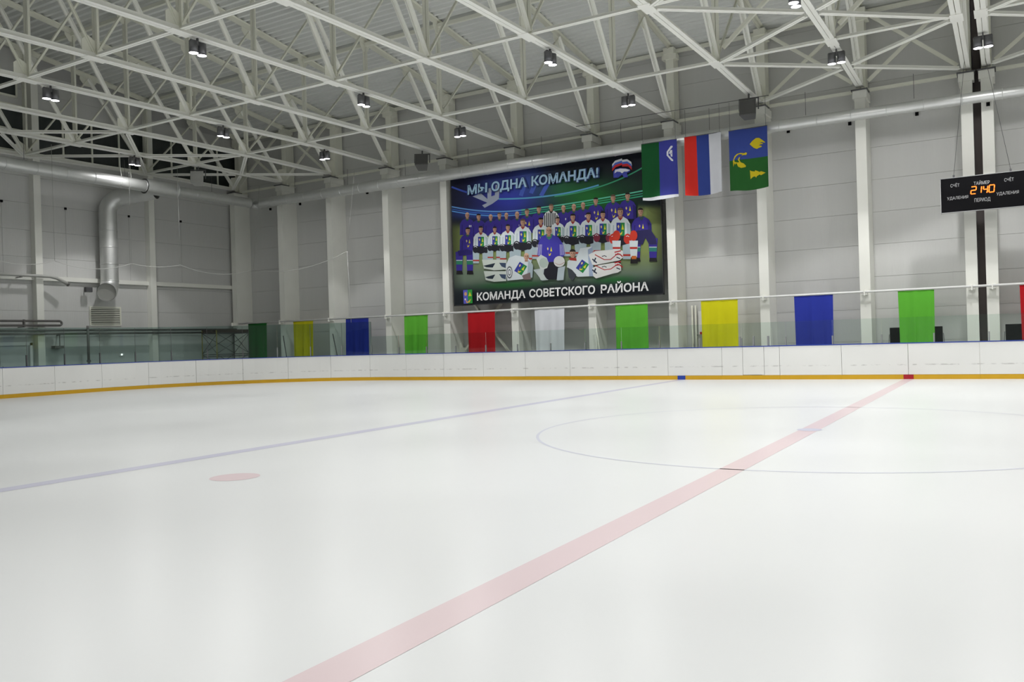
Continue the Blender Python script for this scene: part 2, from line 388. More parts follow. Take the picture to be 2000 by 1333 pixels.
# ------------------------------------------------------------------ columns
colshaft = MB().box((-0.18, 0, -0.06), (0.18, YW - YF - 0.003, 10.02)).mesh('shaft', COLM)
colcap = MB().box((-0.24, -0.03, 10.02), (0.24, 0.95, 10.30)).mesh('column_cap', COLM)
colup = MB().box((-0.16, 0.42, 10.32), (0.16, 1.0, 13.42)).box((-0.2, 0.38, 10.30), (0.2, 1.05, 10.34)).mesh('upper_post', STEEL2)
colseat = MB().box((-0.30, 0.35, 12.95), (0.30, 0.75, 13.15)).box((-0.22, 0.3, 13.15), (0.22, 0.9, 13.4)).mesh('truss_seat', STEEL2)
colplate = MB().box((-0.28, -0.1, 10.30), (0.28, 0.5, 10.34)).mesh('bearing_plate', DARKM)
for k, x in TR:
    t = empty('column', (x, YF, 0))
    for nm, me in (('shaft', colshaft), ('column_cap', colcap), ('upper_post', colup), ('truss_seat', colseat), ('bearing_plate', colplate)): link(nm, me, t)
    tag(t, 'pale steel column %s' % PLACE[k], 'column', 'columns along the back wall')
o = MB().box((1.955, 33.35, -0.06), (2.195, 34.08, 13.4)).build('trim_3', mat('dark_joint_filler', (0.05, 0.04, 0.038), 0.7)); struct(o, 'dark expansion joint strip between the paired columns', 'joint strip')

# ------------------------------------------------------------------ roof trusses (one template, copied)
GP = 0.02
def gusset(y, z, pts):
    m_ = MB(); k = len(pts)
    m_._add([(-GP / 2, y + a, z + b) for a, b in pts] + [(GP / 2, y + a, z + b) for a, b in pts], [tuple(range(k)), tuple(range(k, 2 * k))[::-1]] + [(i, i + k, (i + 1) % k + k, (i + 1) % k) for i in range(k)])
    return m_
PARTS = []
m_ = MB()
for (a, za), (b, zb) in zip(BN[:-1], BN[1:]): m_.angles((0, a, za), (0, b, zb), 0.27, 0.17)
for a, za in BN[1:-1]: m_.box((-0.17, a - 0.35, za - 0.02), (0.17, a + 0.35, za))
PARTS.append(('bottom_chord', m_.mesh('bottom_chord', STEEL)))
m_ = MB()
for a, b in zip(TOPN[:-1], TOPN[1:]): m_.angles((0, a, zdeck(a) - 0.005), (0, b, zdeck(b) - 0.005), 0.26, 0.20, flip=-1)
PARTS.append(('top_chord', m_.mesh('top_chord', STEEL2)))
for a, za in BN[1:]:
    zt = zdeck(a) - 0.2
    PARTS.append(('vertical', MB().angles((0, a, za + 0.1), (0, a, zt), 0.23, 0.13, up=(0, 1, 0), t=0.02).mesh('vertical', STEEL2)))
    if -2 < a:
        sgn = 1 if a > YRIDGE else -1
        g1 = gusset(a, za + 0.02, [(-0.42 * sgn, 0), (0.34 * sgn, 0), (0.34 * sgn, 0.22), (0.14 * sgn, 0.42), (-0.22 * sgn, 0.62), (-0.42 * sgn, 0.45)])
        PARTS.append(('gusset', g1.mesh('gusset', STEEL2)))
        PARTS.append(('gusset', gusset(a, zdeck(a) - 0.02, [(-0.3, 0), (0.3, 0), (0.3, -0.25), (0.12, -0.5), (-0.12, -0.5), (-0.3, -0.25)]).mesh('gusset', STEEL2)))
mids = [30.55, 24.6, 18.45, 12.35, 6.25, 0.2]
for i, ym in enumerate(mids):
    zt = zdeck(ym) - 0.16
    hi, lo = BN[i], BN[i + 1]                # far and near bottom nodes
    thick, thin = (hi, lo) if ym > YRIDGE else (lo, hi)
    def seg(nb, w, h, nm, t=0.02):
        d = (Vector((0, nb[0], nb[1] + 0.15)) - Vector((0, ym, zt)))
        p = Vector((0, ym, zt)); q = p + d
        PARTS.append((nm, MB().angles(p, q, w, h, up=(0, d.z, -d.y) if d.y < 0 else (0, -d.z, d.y), t=t, flip=-1).mesh(nm, STEEL if nm == 'diagonal' else STEEL2)))
    seg(thick, 0.23, 0.12, 'diagonal')
    seg(thin, 0.11, 0.07, 'tie_bar', 0.014)
    PARTS.append(('gusset', gusset(ym, zdeck(ym) - 0.02, [(-0.42, 0), (0.42, 0), (0.42, -0.28), (0.2, -0.55), (-0.2, -0.55), (-0.42, -0.28)]).mesh('gusset', STEEL2)))
PARTS.append(('end_gusset', gusset(33.2, 10.46, [(-0.35, 0), (0.5, 0), (0.5, 0.5), (0.2, 0.8), (-0.2, 0.7), (-0.35, 0.3)]).mesh('end_gusset', STEEL2)))
for k, x in TR:
    t = empty('roof_truss', (x, 0, 0))
    for nm, me in PARTS: link(nm, me, t)
    if k == 'V': lab = 'white steel roof truss standing along the end wall windows'
    else: lab = 'white roof truss on the column %s' % PLACE[k]
    tag(t, lab, 'truss', 'roof trusses')

# struts between the trusses
ORD = {27.6: 'first', 21.5: 'second', 15.4: 'third', 9.3: 'fourth', 3.2: 'fifth'}
pairs = [(a, b) for (a, _), (b, _) in zip(TR[:-1], TR[1:]) if a + b in BAY]
strut_cache = {}
for a, b in pairs:
    xa, xb = TX[a], TX[b]; L = round(xb - xa, 3); xm = (xa + xb) / 2; bn = BAY[a + b]
    for y, od in ORD.items():
        z = zbot(y) + 0.05
        key = ('b', L)
        if key not in strut_cache: strut_cache[key] = MB().angles((-L / 2 + 0.14, 0, 0), (L / 2 - 0.14, 0, 0), 0.17, 0.10, t=0.016).mesh('bottom_strut', STEEL)
        o = link('bottom_strut', strut_cache[key], None, (xm, y, z))
        tag(o, 'white bottom strut, %s row from back wall, above %s' % (od, bn), 'strut', 'bottom chord struts')
        key = ('t', L)
        if key not in strut_cache: strut_cache[key] = MB().bar((-L / 2 + 0.04, 0, 0), (L / 2 - 0.04, 0, 0), 0.12, 0.14).mesh('top_strut', STEEL2)
        o = link('top_strut', strut_cache[key], None, (xm, y, zdeck(y) - 0.22))
        tag(o, 'pale roof deck strut, %s row, above %s' % (od, bn), 'strut', 'top chord struts')
    o = link('top_strut', strut_cache[('t', L)], None, (xm, 33.75, 13.34)); tag(o, 'pale eaves strut topping the back wall above %s' % bn, 'strut', 'eaves struts')
    key = ('w', L)
    if key not in strut_cache: strut_cache[key] = MB().bar((-L / 2 + 0.17, 0, 0), (L / 2 - 0.17, 0, 0), 0.10, 0.11).mesh('column_strut', STEEL2)
    o = link('column_strut', strut_cache[key], None, (xm, 33.6, 10.42)); tag(o, 'pale strut between column heads above %s' % bn, 'strut', 'struts between column heads')
# horizontal cross bracing in the bottom plane
def brace(p, q, lab, grp, w_=0.17, m_=STEEL):
    p, q = Vector(p), Vector(q); c = (p + q) / 2; d = (q - p).normalized()
    o = MB().angles(p - c + d * 0.25, q - c - d * 0.25, w_, 0.11, t=0.018).build('brace_bar', m_, None, c); return tag(o, lab, 'brace', grp)
def zz(y): return zbot(y) - 0.035
def bayset(l, m, rr, cl, yb_list):
    for od, (yhi, ymid, ylo) in zip(('first', 'second', 'third', 'fourth'), yb_list):
        for ya, end in ((ylo, 'rink-side'), (yhi, 'wall-side')):
            for o_ in (l, rr):
                bn = BAY[l + m] if o_ == l else BAY[m + rr]
                brace((TX[o_], ya, zz(ya)), (TX[m], ymid, zz(ymid)), '%s roof brace, %s panel from back wall, above %s' % (end, od, bn), 'flat roof braces ' + cl)
YBR = [(33.05, 30.4, 27.6), (27.6, 24.55, 21.5), (21.5, 18.45, 15.4), (15.4, 12.35, 9.3)]
bayset('D', 'E', 'F', 'by the scoreboard', YBR)
bayset('V', 'W', 'X', 'by the corner', YBR)
bayset('G', 'H', 'I', 'beyond the scoreboard', YBR[:3])
# upright cross bracing along the column heads
for a, b in (('D', 'E'), ('E', 'F'), ('G', 'H'), ('V', 'W'), ('W', 'X')):
    x0, x1 = TX[a] + 0.17, TX[b] - 0.17; bn = BAY[a + b]
    for s in (0, 1):
        z0, z1 = (10.6, 13.2) if s == 0 else (13.2, 10.6)
        p, q = Vector((x0, 33.30 - 0.06 * s, z0)), Vector((x1, 33.30 - 0.06 * s, z1)); c = (p + q) / 2; d = (q - p).normalized()
        o = MB().bar(p - c + d * 0.12, q - c - d * 0.12, 0.05, 0.13).build('cross_brace', STEEL2, None, c)
        tag(o, 'cream cross brace %s the back wall top above %s' % ('rising along' if s == 0 else 'falling along', bn), 'brace', 'upright cross braces')
# inclined wind braces seen between near trusses at ridge side of the scoreboard bays
for a, b in (('D', 'E'), ('E', 'F')):
    for y in (27.6, 21.5):
        p, q = Vector((TX[a], y, zbot(y) + 0.3)), Vector((TX[b], y, zdeck(y) - 0.45)); c = (p + q) / 2; d = (q - p).normalized()
        o = MB().bar(p - c + d * 0.3, q - c - d * 0.3, 0.12, 0.12).build('sway_brace', STEEL2, None, c)
        tag(o, 'cream sway brace, %s row from back wall, above %s' % (ORD[y], BAY[a + b]), 'brace', 'sway braces')

# ------------------------------------------------------------------ lamps
lamp_can = MB().tube([(0, 0, 0.02), (0, 0, 0.33)], 0.122, 18).mesh('lamp_can', mat('lamp_housing', (0.16, 0.16, 0.17), 0.35, metal=0.6))
lamp_rim = MB().tube([(0, 0, 0.0), (0, 0, 0.03)], [0.13, 0.13], 18, cap=False).mesh('rim', DARKM)
lamp_lens = MB().tube([(0, 0, 0.004), (0, 0, 0.02)], [0.12, 0.12], 18).mesh('lens', LENS)
lamp_br = MB().box((-0.24, -0.03, 0.33), (0.24, 0.03, 0.36)).box((-0.02, -0.03, 0.36), (0.02, 0.03, 0.455)).box((-0.12, -0.04, 0.24), (0.12, 0.04, 0.33)).mesh('bracket', DARKM)
sd = bpy.data.lights.new('downlight', 'SPOT'); sd.energy = LAMP_W; sd.spot_size = math.radians(2 * LAMP_HALF); sd.spot_blend = 0.15; sd.shadow_soft_size = 0.22; sd.color = (1.0, 0.995, 0.985)
sw = bpy.data.lights.new('downlight_spill', 'SPOT'); sw.energy = LAMP_W * SPILL; sw.spot_size = math.radians(174); sw.spot_blend = 0.3; sw.shadow_soft_size = 0.22; sw.color = (1.0, 0.995, 0.985)
sd_dim, sw_dim = sd.copy(), sw.copy(); sd_dim.energy *= 0.72; sw_dim.energy *= 0.72      # two rows at the end wall dimmed to darken that end
LORD = ['nearest the back wall', 'second from the back wall', 'third from the back wall', 'fourth from the back wall', 'fifth from the back wall']
lamp_rows = {'W': [24.32], 'Y': [28.8, 23.1, 16.15], 'A': [29.0, 23.0, 16.0, 9.5], 'C': [28.9, 22.85, 16.0, 9.5],
             'E': [28.35, 22.4, 16.0, 9.5, 3.0], 'G': [29.4, 23.0, 16.0, 9.5, 3.0], 'I': [29.0, 23.0, 16.0, 9.5], 'K': [29.0, 23.0, 16.0, 9.5], 'M': [29.0, 23.0, 16.0, 9.5], 'O': [24.0, 16.0, 9.5]}
for k, ys in lamp_rows.items():
    for i, y in enumerate(ys):
        t = empty('twin_downlight', (TX[k], y, zbot(y) - 0.45)); t.rotation_euler.z = math.pi / 2 if y < 26 else 0
        for s in (-1, 1):
            can = link('lamp_can', lamp_can, t, (0.14 * s, 0, 0)); link('rim', lamp_rim, can); link('lens', lamp_lens, can)
        link('bracket', lamp_br, t)
        l = bpy.data.objects.new('spill_light', sw_dim if k in 'WY' else sw); COL.objects.link(l); l.parent = t; l.location = (0, 0, -0.03)
        l = bpy.data.objects.new('light', sd_dim if k in 'WY' else sd); COL.objects.link(l); l.parent = t; l.location = (0, 0, -0.03)
        tag(t, 'twin downlight %s, truss %s' % (LORD[i].replace('from the', 'from'), PLACE[k].replace('the ', '').replace(', nearer last red cloth', '')), 'lamp', 'twin downlights under the trusses')

# loudspeakers hanging from the trusses
def speaker(k, y, lab, rz, tilt, cm=None):
    t = empty('hanging_speaker', (TX[k] - 0.0, y, zbot(y) - 0.62)); t.rotation_euler = (tilt, 0, rz)
    m_ = MB(); pr = [(-0.30, -0.30), (0.30, -0.30), (0.20, 0.24), (-0.20, 0.24)]
    m_._add([(a, b, -0.28) for a, b in pr] + [(a, b, 0.28) for a, b in pr], [(3, 2, 1, 0), (4, 5, 6, 7), (0, 1, 5, 4), (1, 2, 6, 5), (2, 3, 7, 6), (3, 0, 4, 7)])
    m_.build('cabinet', cm or GREYB, t)
    MB().box((-0.27, -0.32, -0.25), (0.27, -0.30, 0.25)).build('grille', cm or mat('speaker_grille', (0.075, 0.075, 0.072), 0.8, vary=0.3, scale=60), t)
    m_ = MB(); m_.bar((-0.34, 0, 0), (-0.34, 0, 0.44), 0.04, 0.05); m_.bar((0.34, 0, 0), (0.34, 0, 0.44), 0.04, 0.05); m_.bar((-0.36, 0, 0.44), (0.36, 0, 0.44), 0.05, 0.04); m_.bar((0, 0, 0.44), (0, 0, 0.62), 0.06, 0.06)
    m_.build('yoke', DARKM, t)
    tag(t, lab, 'speaker', 'hanging loudspeakers')
speaker('Z', 31.4, 'dark grey loudspeaker hanging under the truss left of the team poster'.replace('left of', 'beside'), math.radians(30), math.radians(-20))
speaker('D', 31.5, 'dark grey loudspeaker hanging above the blue and green emblem flag', math.radians(6), math.radians(-8))
speaker('W', onX((387, 352), TX['W']).y, 'pale grey loudspeaker hanging near the corner, half hidden by truss bars', math.radians(40), math.radians(-10), mat('pale_speaker', (0.40, 0.40, 0.38), 0.6))

# ------------------------------------------------------------------ dasher boards with glass
boards = empty('dasher_boards', (XE + RC, YB, 0))
tag(boards, 'white rink boards with yellow kick plate and glass shield above', 'rink boards')
BO = Vector((XE + RC, YB, 0))
ARC = RC * math.pi / 2
SLEN = 21.5 + 16.0                     # straight far side from X=+16 to the corner
def path(s):
    """distance along the boards from X=+16 on the far side; returns point, outward normal"""
    if s < SLEN: return Vector((16.0 - s, YB, 0)), Vector((0, 1, 0))
    s -= SLEN
    if s < ARC:
        a = math.pi / 2 + s / RC; return Vector((XE + RC + RC * math.cos(a), YB - RC + RC * math.sin(a), 0)), Vector((math.cos(a), math.sin(a), 0))
    s -= ARC; L2 = (YB - RC) - (YN + RC)
    if s < L2: return Vector((XE, YB - RC - s, 0)), Vector((-1, 0, 0))
    s -= L2; a = math.pi + s / RC
    return Vector((XE + RC + RC * math.cos(a), YN + RC + RC * math.sin(a), 0)), Vector((math.cos(a), math.sin(a), 0))
def strip(s0, s1, d0, d1, z0, z1, name, m_, gap=0.006):
    """a curved slab of the boards between two path distances, d0..d1 outwards, z0..z1 high"""
    s0 += gap; s1 -= gap
    p0, n0 = path(s0); p1, n1 = path(s1)
    k = 1 if (n0 - n1).length < 1e-3 else max(2, int((s1 - s0) / 0.5))
    mb_ = MB(); vs2 = []
    for i in range(k + 1):
        p, nn = path(s0 + (s1 - s0) * i / k); p = p - BO
        vs2 += [p + nn * d0 + Vector((0, 0, z0)), p + nn * d1 + Vector((0, 0, z0)), p + nn * d1 + Vector((0, 0, z1)), p + nn * d0 + Vector((0, 0, z1))]
    fs = [(0, 1, 2, 3), (4 * k + 3, 4 * k + 2, 4 * k + 1, 4 * k)]
    for i in range(k):
        a = 4 * i
        fs += [(a, a + 4, a + 5, a + 1), (a + 1, a + 5, a + 6, a + 2), (a + 2, a + 6, a + 7, a + 3), (a + 3, a + 7, a + 4, a)]
    mb_._add(vs2, fs)
    return mb_.build(name, m_, boards)
SEND = SLEN + ARC + (YB - RC) - (YN + RC) + 6.0
PL = 2.03
s0 = 16.0 - 7 * PL                       # joints fall on X = 0 and every panel from there
joints = [16.0 + PL * k for k in range(-7, 40) if 16.0 + PL * k < SEND]
for i in range(len(joints) - 1):
    a, b = joints[i], joints[i + 1]
    x_hi, x_lo = 16.0 - a, 16.0 - b
    if abs(x_hi - (-2 * PL)) < 0.01:     # panel with the access door
        d0, d1 = 16 + 4.59, 16 + 5.34
        strip(a, d0, 0, 0.10, 0.15, 1.15, 'board_panel', BOARD); strip(d0, d1, 0.0, 0.10, 0.17, 1.15, 'gate', BOARD, 0.007)['label'] = 'narrow access gate in the boards'
        strip(d1, b, 0, 0.10, 0.15, 1.15, 'board_panel', BOARD)
    else: strip(a, b, 0, 0.10, 0.15, 1.15, 'board_panel', BOARD)
    # kick plate, with the coloured blocks at the line ends
    cuts = [a, b]
    marks = []
    for xm, mm in ((0.0, REDP), (XBL, BLUEP), (-XBL, BLUEP)):
        for e in (-0.15, 0.15):
            sm = 16.0 - (xm + e)
            if a < sm < b: cuts.append(sm)
    cuts.sort()
    for c0, c1 in zip(cuts[:-1], cuts[1:]):
        xm = 16 - (c0 + c1) / 2
        mm, nm = YEL, 'kick_plate'
        if c1 < SLEN:
            if abs(xm) < 0.151: mm, nm = REDP, 'red_line_block'
            if abs(xm - XBL) < 0.151 or abs(xm + XBL) < 0.151: mm, nm = BLUEP, 'blue_line_block'
        strip(c0, c1, -0.012, 0.10, 0.0, 0.145, nm, mm, 0.001)
    strip(a, b, -0.015, 0.13, 1.152, 1.18, 'cap_rail', BLUEP, 0.0)
S_HI = 16.0 + 21.65
ps = 16.0 - 10 * 1.535 + 0.77
k = 0
edges = []
s = ps
while s < SEND: edges.append(s); s += 1.535
for a, b in zip(edges[:-1], edges[1:]):
    hi = a > S_HI - 0.6
    strip(a, b, 0.05, 0.062, 1.18, 2.68 if hi else 2.0, 'glass_pane', GLASS_HI if hi else GLASS, 0.008)
    strip(a - 0.02, a + 0.02, 0.03, 0.085, 1.18, 1.62 if hi else 1.47, 'glass_support', DARKM if a > SLEN + 6 else mat('grey_alloy', (0.30, 0.31, 0.31), 0.4, metal=0.5), 0.0)
    if hi: strip(a - 0.006, a + 0.006, 0.046, 0.066, 1.62, 2.66, 'glass_joint', DARKM, 0.0)
for xg in (-5.43, -4.95, -4.44): strip(16 - xg - 0.03, 16 - xg + 0.03, 0.02, 0.08, 1.18, 1.52, 'gate_post', mat('grey_alloy', (0.30, 0.31, 0.31)), 0.0)

# ------------------------------------------------------------------ rail with hanging cloths
YRL = 32.78
rail = empty('cloth_rail', (0, YRL, 3.0)); tag(rail, 'long thin white pipe rail along the columns carrying the cloths', 'rail')
MB().tube([(-33.9, 0, 0), (15.0, 0, 0)], 0.042, 10).build('pipe', WHITE, rail)
brk = MB().box((-0.10, 0.0, -0.10), (0.10, YF - YRL - 0.002, 0.06)).box((-0.02, -0.05, -0.13), (0.02, 0.05, 0.07)).mesh('clamp', STEEL)
for k2, x in TR[:14]: link('clamp', brk, rail, (x, 0, 0))
CL = {'dgreen': fabric('dark_green_cloth', rgb(24, 96, 36)), 'lgreen': fabric('light_green_cloth', rgb(96, 178, 58)), 'yellow': fabric('yellow_cloth', rgb(214, 208, 30)),
      'dyellow': fabric('dull_yellow_cloth', rgb(190, 184, 26)), 'blue': fabric('blue_cloth', rgb(46, 58, 158)), 'red': fabric('red_cloth', rgb(176, 26, 34)), 'white': fabric('white_cloth', rgb(214, 216, 222))}
def cloth(x0, x1, c, lab, seed, skew=0.0):
    rnd = random.Random(seed); nx, nz = 26, 16; zt, zb = 2.956, 0.72
    ph = [rnd.uniform(0, 6.28) for _ in range(3)]
    xm = (x0 + x1) / 2; mb_ = MB(); vs2 = []
    for j in range(nz + 1):
        t = j / nz
        for i in range(nx + 1):
            u_ = i / nx
            x = x0 + (x1 - x0) * u_ + skew * t * (0.5 if u_ < .5 else -0.3) - xm
            a = 0.006 + 0.028 * t
            y = a * (math.sin(u_ * 17 + ph[0]) + 0.6 * math.sin(u_ * 29 + ph[1] + t * 1.2)) + 0.06 - 0.05 * t
            z = zt + (zb - zt) * t 
            vs2.append((x, y, z))
    mb_._add(vs2, [(j * (nx + 1) + i, j * (nx + 1) + i + 1, (j + 1) * (nx + 1) + i + 1, (j + 1) * (nx + 1) + i) for j in range(nz) for i in range(nx)], 0, True)
    t_ = empty('hanging_cloth', (xm, YRL - 0.06, 0))
    mb_.build('cloth_sheet', CL[c], t_)
    MB().tube([(x0 - xm, 0.06, 2.942), (x1 - xm, 0.06, 2.942)], 0.016, 8).build('top_hem', CL[c], t_)
    tag(t_, lab, 'cloth', 'coloured cloths along the rail')
for i, (x0, x1, c, lab) in enumerate([
        (-33.15, -31.74, 'dgreen', 'dark green cloth hanging in the corner beside the scaffold tower'),
        (-29.77, -28.35, 'dyellow', 'dull yellow cloth hanging behind the tall glass'),
        (-26.12, -24.65, 'blue', 'blue cloth hanging between dull yellow and light green cloths'),
        (-22.41, -21.01, 'lgreen', 'light green cloth hanging between the blue and red cloths'),
        (-18.74, -17.26, 'red', 'red cloth hanging under the team poster'),
        (-15.20, -13.73, 'white', 'white cloth hanging under the team poster'),
        (-11.34, -9.91, 'lgreen', 'light green cloth hanging between the white and bright yellow cloths'),
        (-7.67, -6.21, 'yellow', 'bright yellow cloth hanging under the tricolour flag'),
        (-4.09, -2.71, 'blue', 'blue cloth hanging between bright yellow and light green cloths'),
        (-0.53, 0.62, 'lgreen', 'light green cloth hanging in front of a black panel near the scoreboard'),
        (3.16, 4.36, 'red', 'red cloth hanging beyond the scoreboard')]):
    cloth(x0, x1, c, lab, i + 3, 0.08 if i in (3, 5, 7, 8, 9, 10) else 0.02)

# ------------------------------------------------------------------ ducts
def duct(name, pts_r, lab, sec=1.25, grp=None):
    """round sheet metal duct made of short sections with raised collars; pts_r = list of (point, radius)"""
    o0 = Vector(pts_r[0][0]); t_ = empty(name, o0)
    for (p, ra), (q, rb) in zip(pts_r[:-1], pts_r[1:]):
        p, q = Vector(p) - o0, Vector(q) - o0; L = (q - p).length; k = max(1, round(L / sec)); d = (q - p).normalized()
        for i in range(k):
            a, b = p + (q - p) * (i / k), p + (q - p) * ((i + 1) / k); r0, r1 = ra + (rb - ra) * i / k, ra + (rb - ra) * (i + 1) / k
            MB().tube([a, b], [r0, r1], 24, cap=False).build('duct_section', DUCT, t_)
            MB().tube([a - d * 0.015, a - d * 0.012, a + d * 0.012, a + d * 0.015], [r0, r0 + 0.012, r0 + 0.012, r0], 24, cap=False).build('collar', DUCT, t_)
    return tag(t_, lab, 'duct', grp)
YD = 32.40; XD = -31.88
def zc(r_): return 9.10 + r_
bd = [((XD, YD, 9.36), 0.25), ((-16, YD, 9.37), 0.265), ((-11, YD, 9.34), 0.24), ((-3, YD, 9.31), 0.205), ((4, YD, 9.26), 0.175), ((15, YD, 9.25), 0.165)]
t_ = duct('ventilation_duct', bd, 'long round galvanised duct running along the back wall columns')
MB().tube([(0, 0, -0.26), (0, 0, 0.27)], 0.27, 24).build('corner_joint', DUCT, t_)
for x in (-29, -25.4, -21.8, -18.2, -14.4, -10.7, -7, -3.4, 0.2, 4.2, 8):
    MB().tube([(x - XD, 0.0, 0.2), (x - XD, 0.0, 1.05)], 0.008, 6).build('hanger_rod', DARKM, t_)
ld = [((XD, 31.9, 9.36), 0.25), ((XD, 27.3, 9.37), 0.25), ((XD, 27.3, 9.37), 0.36), ((XD, 25.6, 9.37), 0.36), ((XD, 25.6, 9.37), 0.27), ((XD, 14.0, 9.40), 0.27)]
t_ = duct('ventilation_duct', ld, 'round galvanised duct along the end wall with a wide collar sleeve')
for y in (29.5, 24.6, 20):
    MB().tube([(0, y - 31.9, 0.2), (0, y - 31.9, 1.05)], 0.008, 6).build('hanger_rod', DARKM, t_)
for yq in (24.9, 24.4):
    MB().tube([(0.05, yq - 31.9, 0.2), (0.05, yq - 31.9 - 0.1, 1.2)], 0.012, 6).build('hanger_rod', STEEL, t_)
# branch that leaves the sleeve, turns down the wall and ends in an open elbow
XV, YV = -34.20, 25.27
t_ = empty('branch_duct', (XV, YV, 0))
def elbow(pts, rr, n_=20, cap=False): return MB().tube([Vector(p) - Vector((XV, YV, 0)) for p in pts], rr, n_, cap=cap)
st_ = Vector((XD - 0.34, 26.45, 9.30)); c0_ = Vector((XV + 0.55, 25.75, 9.06)); 
arc = [st_, st_ + (c0_ - st_) * 0.5, c0_] + [Vector((XV, YV, 0)).lerp(Vector((c0_.x, c0_.y, 0)), 1 - math.sin(a)) + Vector((0, 0, 8.35 + 0.71 * math.cos(a))) for a in [k_ * math.pi / 2 / 7 for k_ in range(1, 8)]] + [(XV, YV, 8.2)]
elbow(arc, 0.395, 24).build('upper_elbow', DUCT, t_)
for i in range(4):
    z1, z0 = 8.25 - 0.8 * i, 8.25 - 0.8 * (i + 1)
    MB().tube([(0, 0, z1), (0, 0, z0)], 0.40, 24, cap=False).build('duct_section', DUCT, t_)
    MB().tube([(0, 0, z0 - 0.02), (0, 0, z0 - 0.015), (0, 0, z0 + 0.015), (0, 0, z0 + 0.02)], [0.40, 0.415, 0.415, 0.40], 24, cap=False).build('collar', DUCT, t_)
lo_ = [(0, 0, 5.05), (0.01, -0.03, 4.85), (0.08, -0.12, 4.66), (0.22, -0.28, 4.52), (0.42, -0.48, 4.47)]
MB().tube(lo_, [0.40, 0.41, 0.42, 0.43, 0.43], 24, cap=False).build('lower_elbow', DUCT, t_)
d_ = (Vector(lo_[-1]) - Vector(lo_[-2])).normalized()
MB().tube([Vector(lo_[-1]) - d_ * 0.10, Vector(lo_[-1]) - d_ * 0.08], 0.42, 24).build('grille_disc', mat('pale_mesh_disc', (0.36, 0.36, 0.34), 0.7), t_)
tag(t_, 'vertical galvanised branch duct dropping down the end wall to an open elbow', 'duct')

# ------------------------------------------------------------------ flags hanging before the duct
YFL = 31.93
def flag(x0, x1, z0, z1, bands, lab, vertical=True, band_h=None, seed=1, emblems=()):
    xm = (x0 + x1) / 2; t2 = empty('hanging_flag', (xm, YFL, z1)); rnd = random.Random(seed); p1, p2 = rnd.uniform(0, 6), rnd.uniform(0, 6)
    def warp(x, z, off=0.0):
        u_ = (x - x0) / (x1 - x0); t = (z1 - z) / (z1 - z0)
        yy = (0.02 + 0.05 * t) * math.sin(u_ * 7 + p1 + 0.6 * t) + 0.03 * t * math.sin(u_ * 13 + p2)
        zz_ = z - z1 - 0.05 * math.sin(math.pi * u_) * (t > 0.97)
        return (x - xm, yy - off, zz_)
    nx, nz = 24, 24
    mb_ = MB(); vs2 = [warp(x0 + (x1 - x0) * i / nx, z1 + (z0 - z1) * j / nz) for j in range(nz + 1) for i in range(nx + 1)]
    mb_._add(vs2, [(j * (nx + 1) + i, j * (nx + 1) + i + 1, (j + 1) * (nx + 1) + i + 1, (j + 1) * (nx + 1) + i) for j in range(nz) for i in range(nx)], 0, True)
    mi = []
    for j in range(nz):
        for i in range(nx):
            u_, t = (i + 0.5) / nx, (j + 0.5) / nz
            mi.append(bands(u_, t))
    mb_.m = mi
    mb_.build('cloth_sheet', flag.mats, t2)
    for nm, pts, m_ in emblems:
        me_ = MB(); me_._add([warp(*p, off=0.012) for p in pts], [tuple(range(len(pts)))]); me_.build(nm, m_, t2)
    for xe in (x0 + 0.05, x1 - 0.05): MB().tube([(xe - xm, 0, -0.01), (xe - xm, 0, 10.372 - z1)], 0.006, 5).build('cord', DARKM, t2)
    MB().tube([(x0 - xm, 0, 0), (x1 - xm, 0, 0)], 0.015, 6).build('top_rod', DARKM, t2)
    return tag(t2, lab, 'flag', 'flags above the bright yellow cloth')
o = MB().tube([(-12.5, YFL, 10.45), (-4.6, YFL, 10.39)], 0.012, 6).build('support_wire', DARKM); tag(o, 'thin steel wire strung between trusses that carries the flags', 'wire')
FG, FB, FW, FR = fabric('flag_green', rgb(18, 70, 36)), fabric('flag_blue', rgb(52, 56, 130)), fabric('flag_white', rgb(190, 192, 198)), fabric('flag_red', rgb(186, 42, 34))
FB2, FG2, FB3 = fabric('flag_royal_blue', rgb(46, 62, 128)), fabric('flag_leaf_green', rgb(38, 88, 40)), fabric('flag_sky_blue', rgb(54, 70, 138))
FY = fabric('flag_yellow', rgb(190, 172, 34))
flag.mats = [FG, FB, FW, FR, FB2, FG2, FB3]
def fz(pts, ox, oy, sc):    # points read off a flag close-up, in photograph pixels
    out = []
    for x, y in pts:
        v = onY((ox + x / sc, oy + y / sc), YFL); out.append((v.x, v.z))
    return out
def c7(pts): return fz(pts, 1240, 230, 7.143)
em1 = [('emblem_stroke', c7([(505, 395), (530, 395), (530, 412), (472, 480), (472, 525), (538, 590), (538, 610), (515, 605), (448, 530), (448, 478)]), FW),
       ('emblem_stroke', c7([(500, 455), (525, 452), (528, 545), (508, 545), (500, 510), (478, 500)]), FW)]
em1.append(('emblem_dot', c7([(506, 492), (518, 498), (508, 514)]), FB))
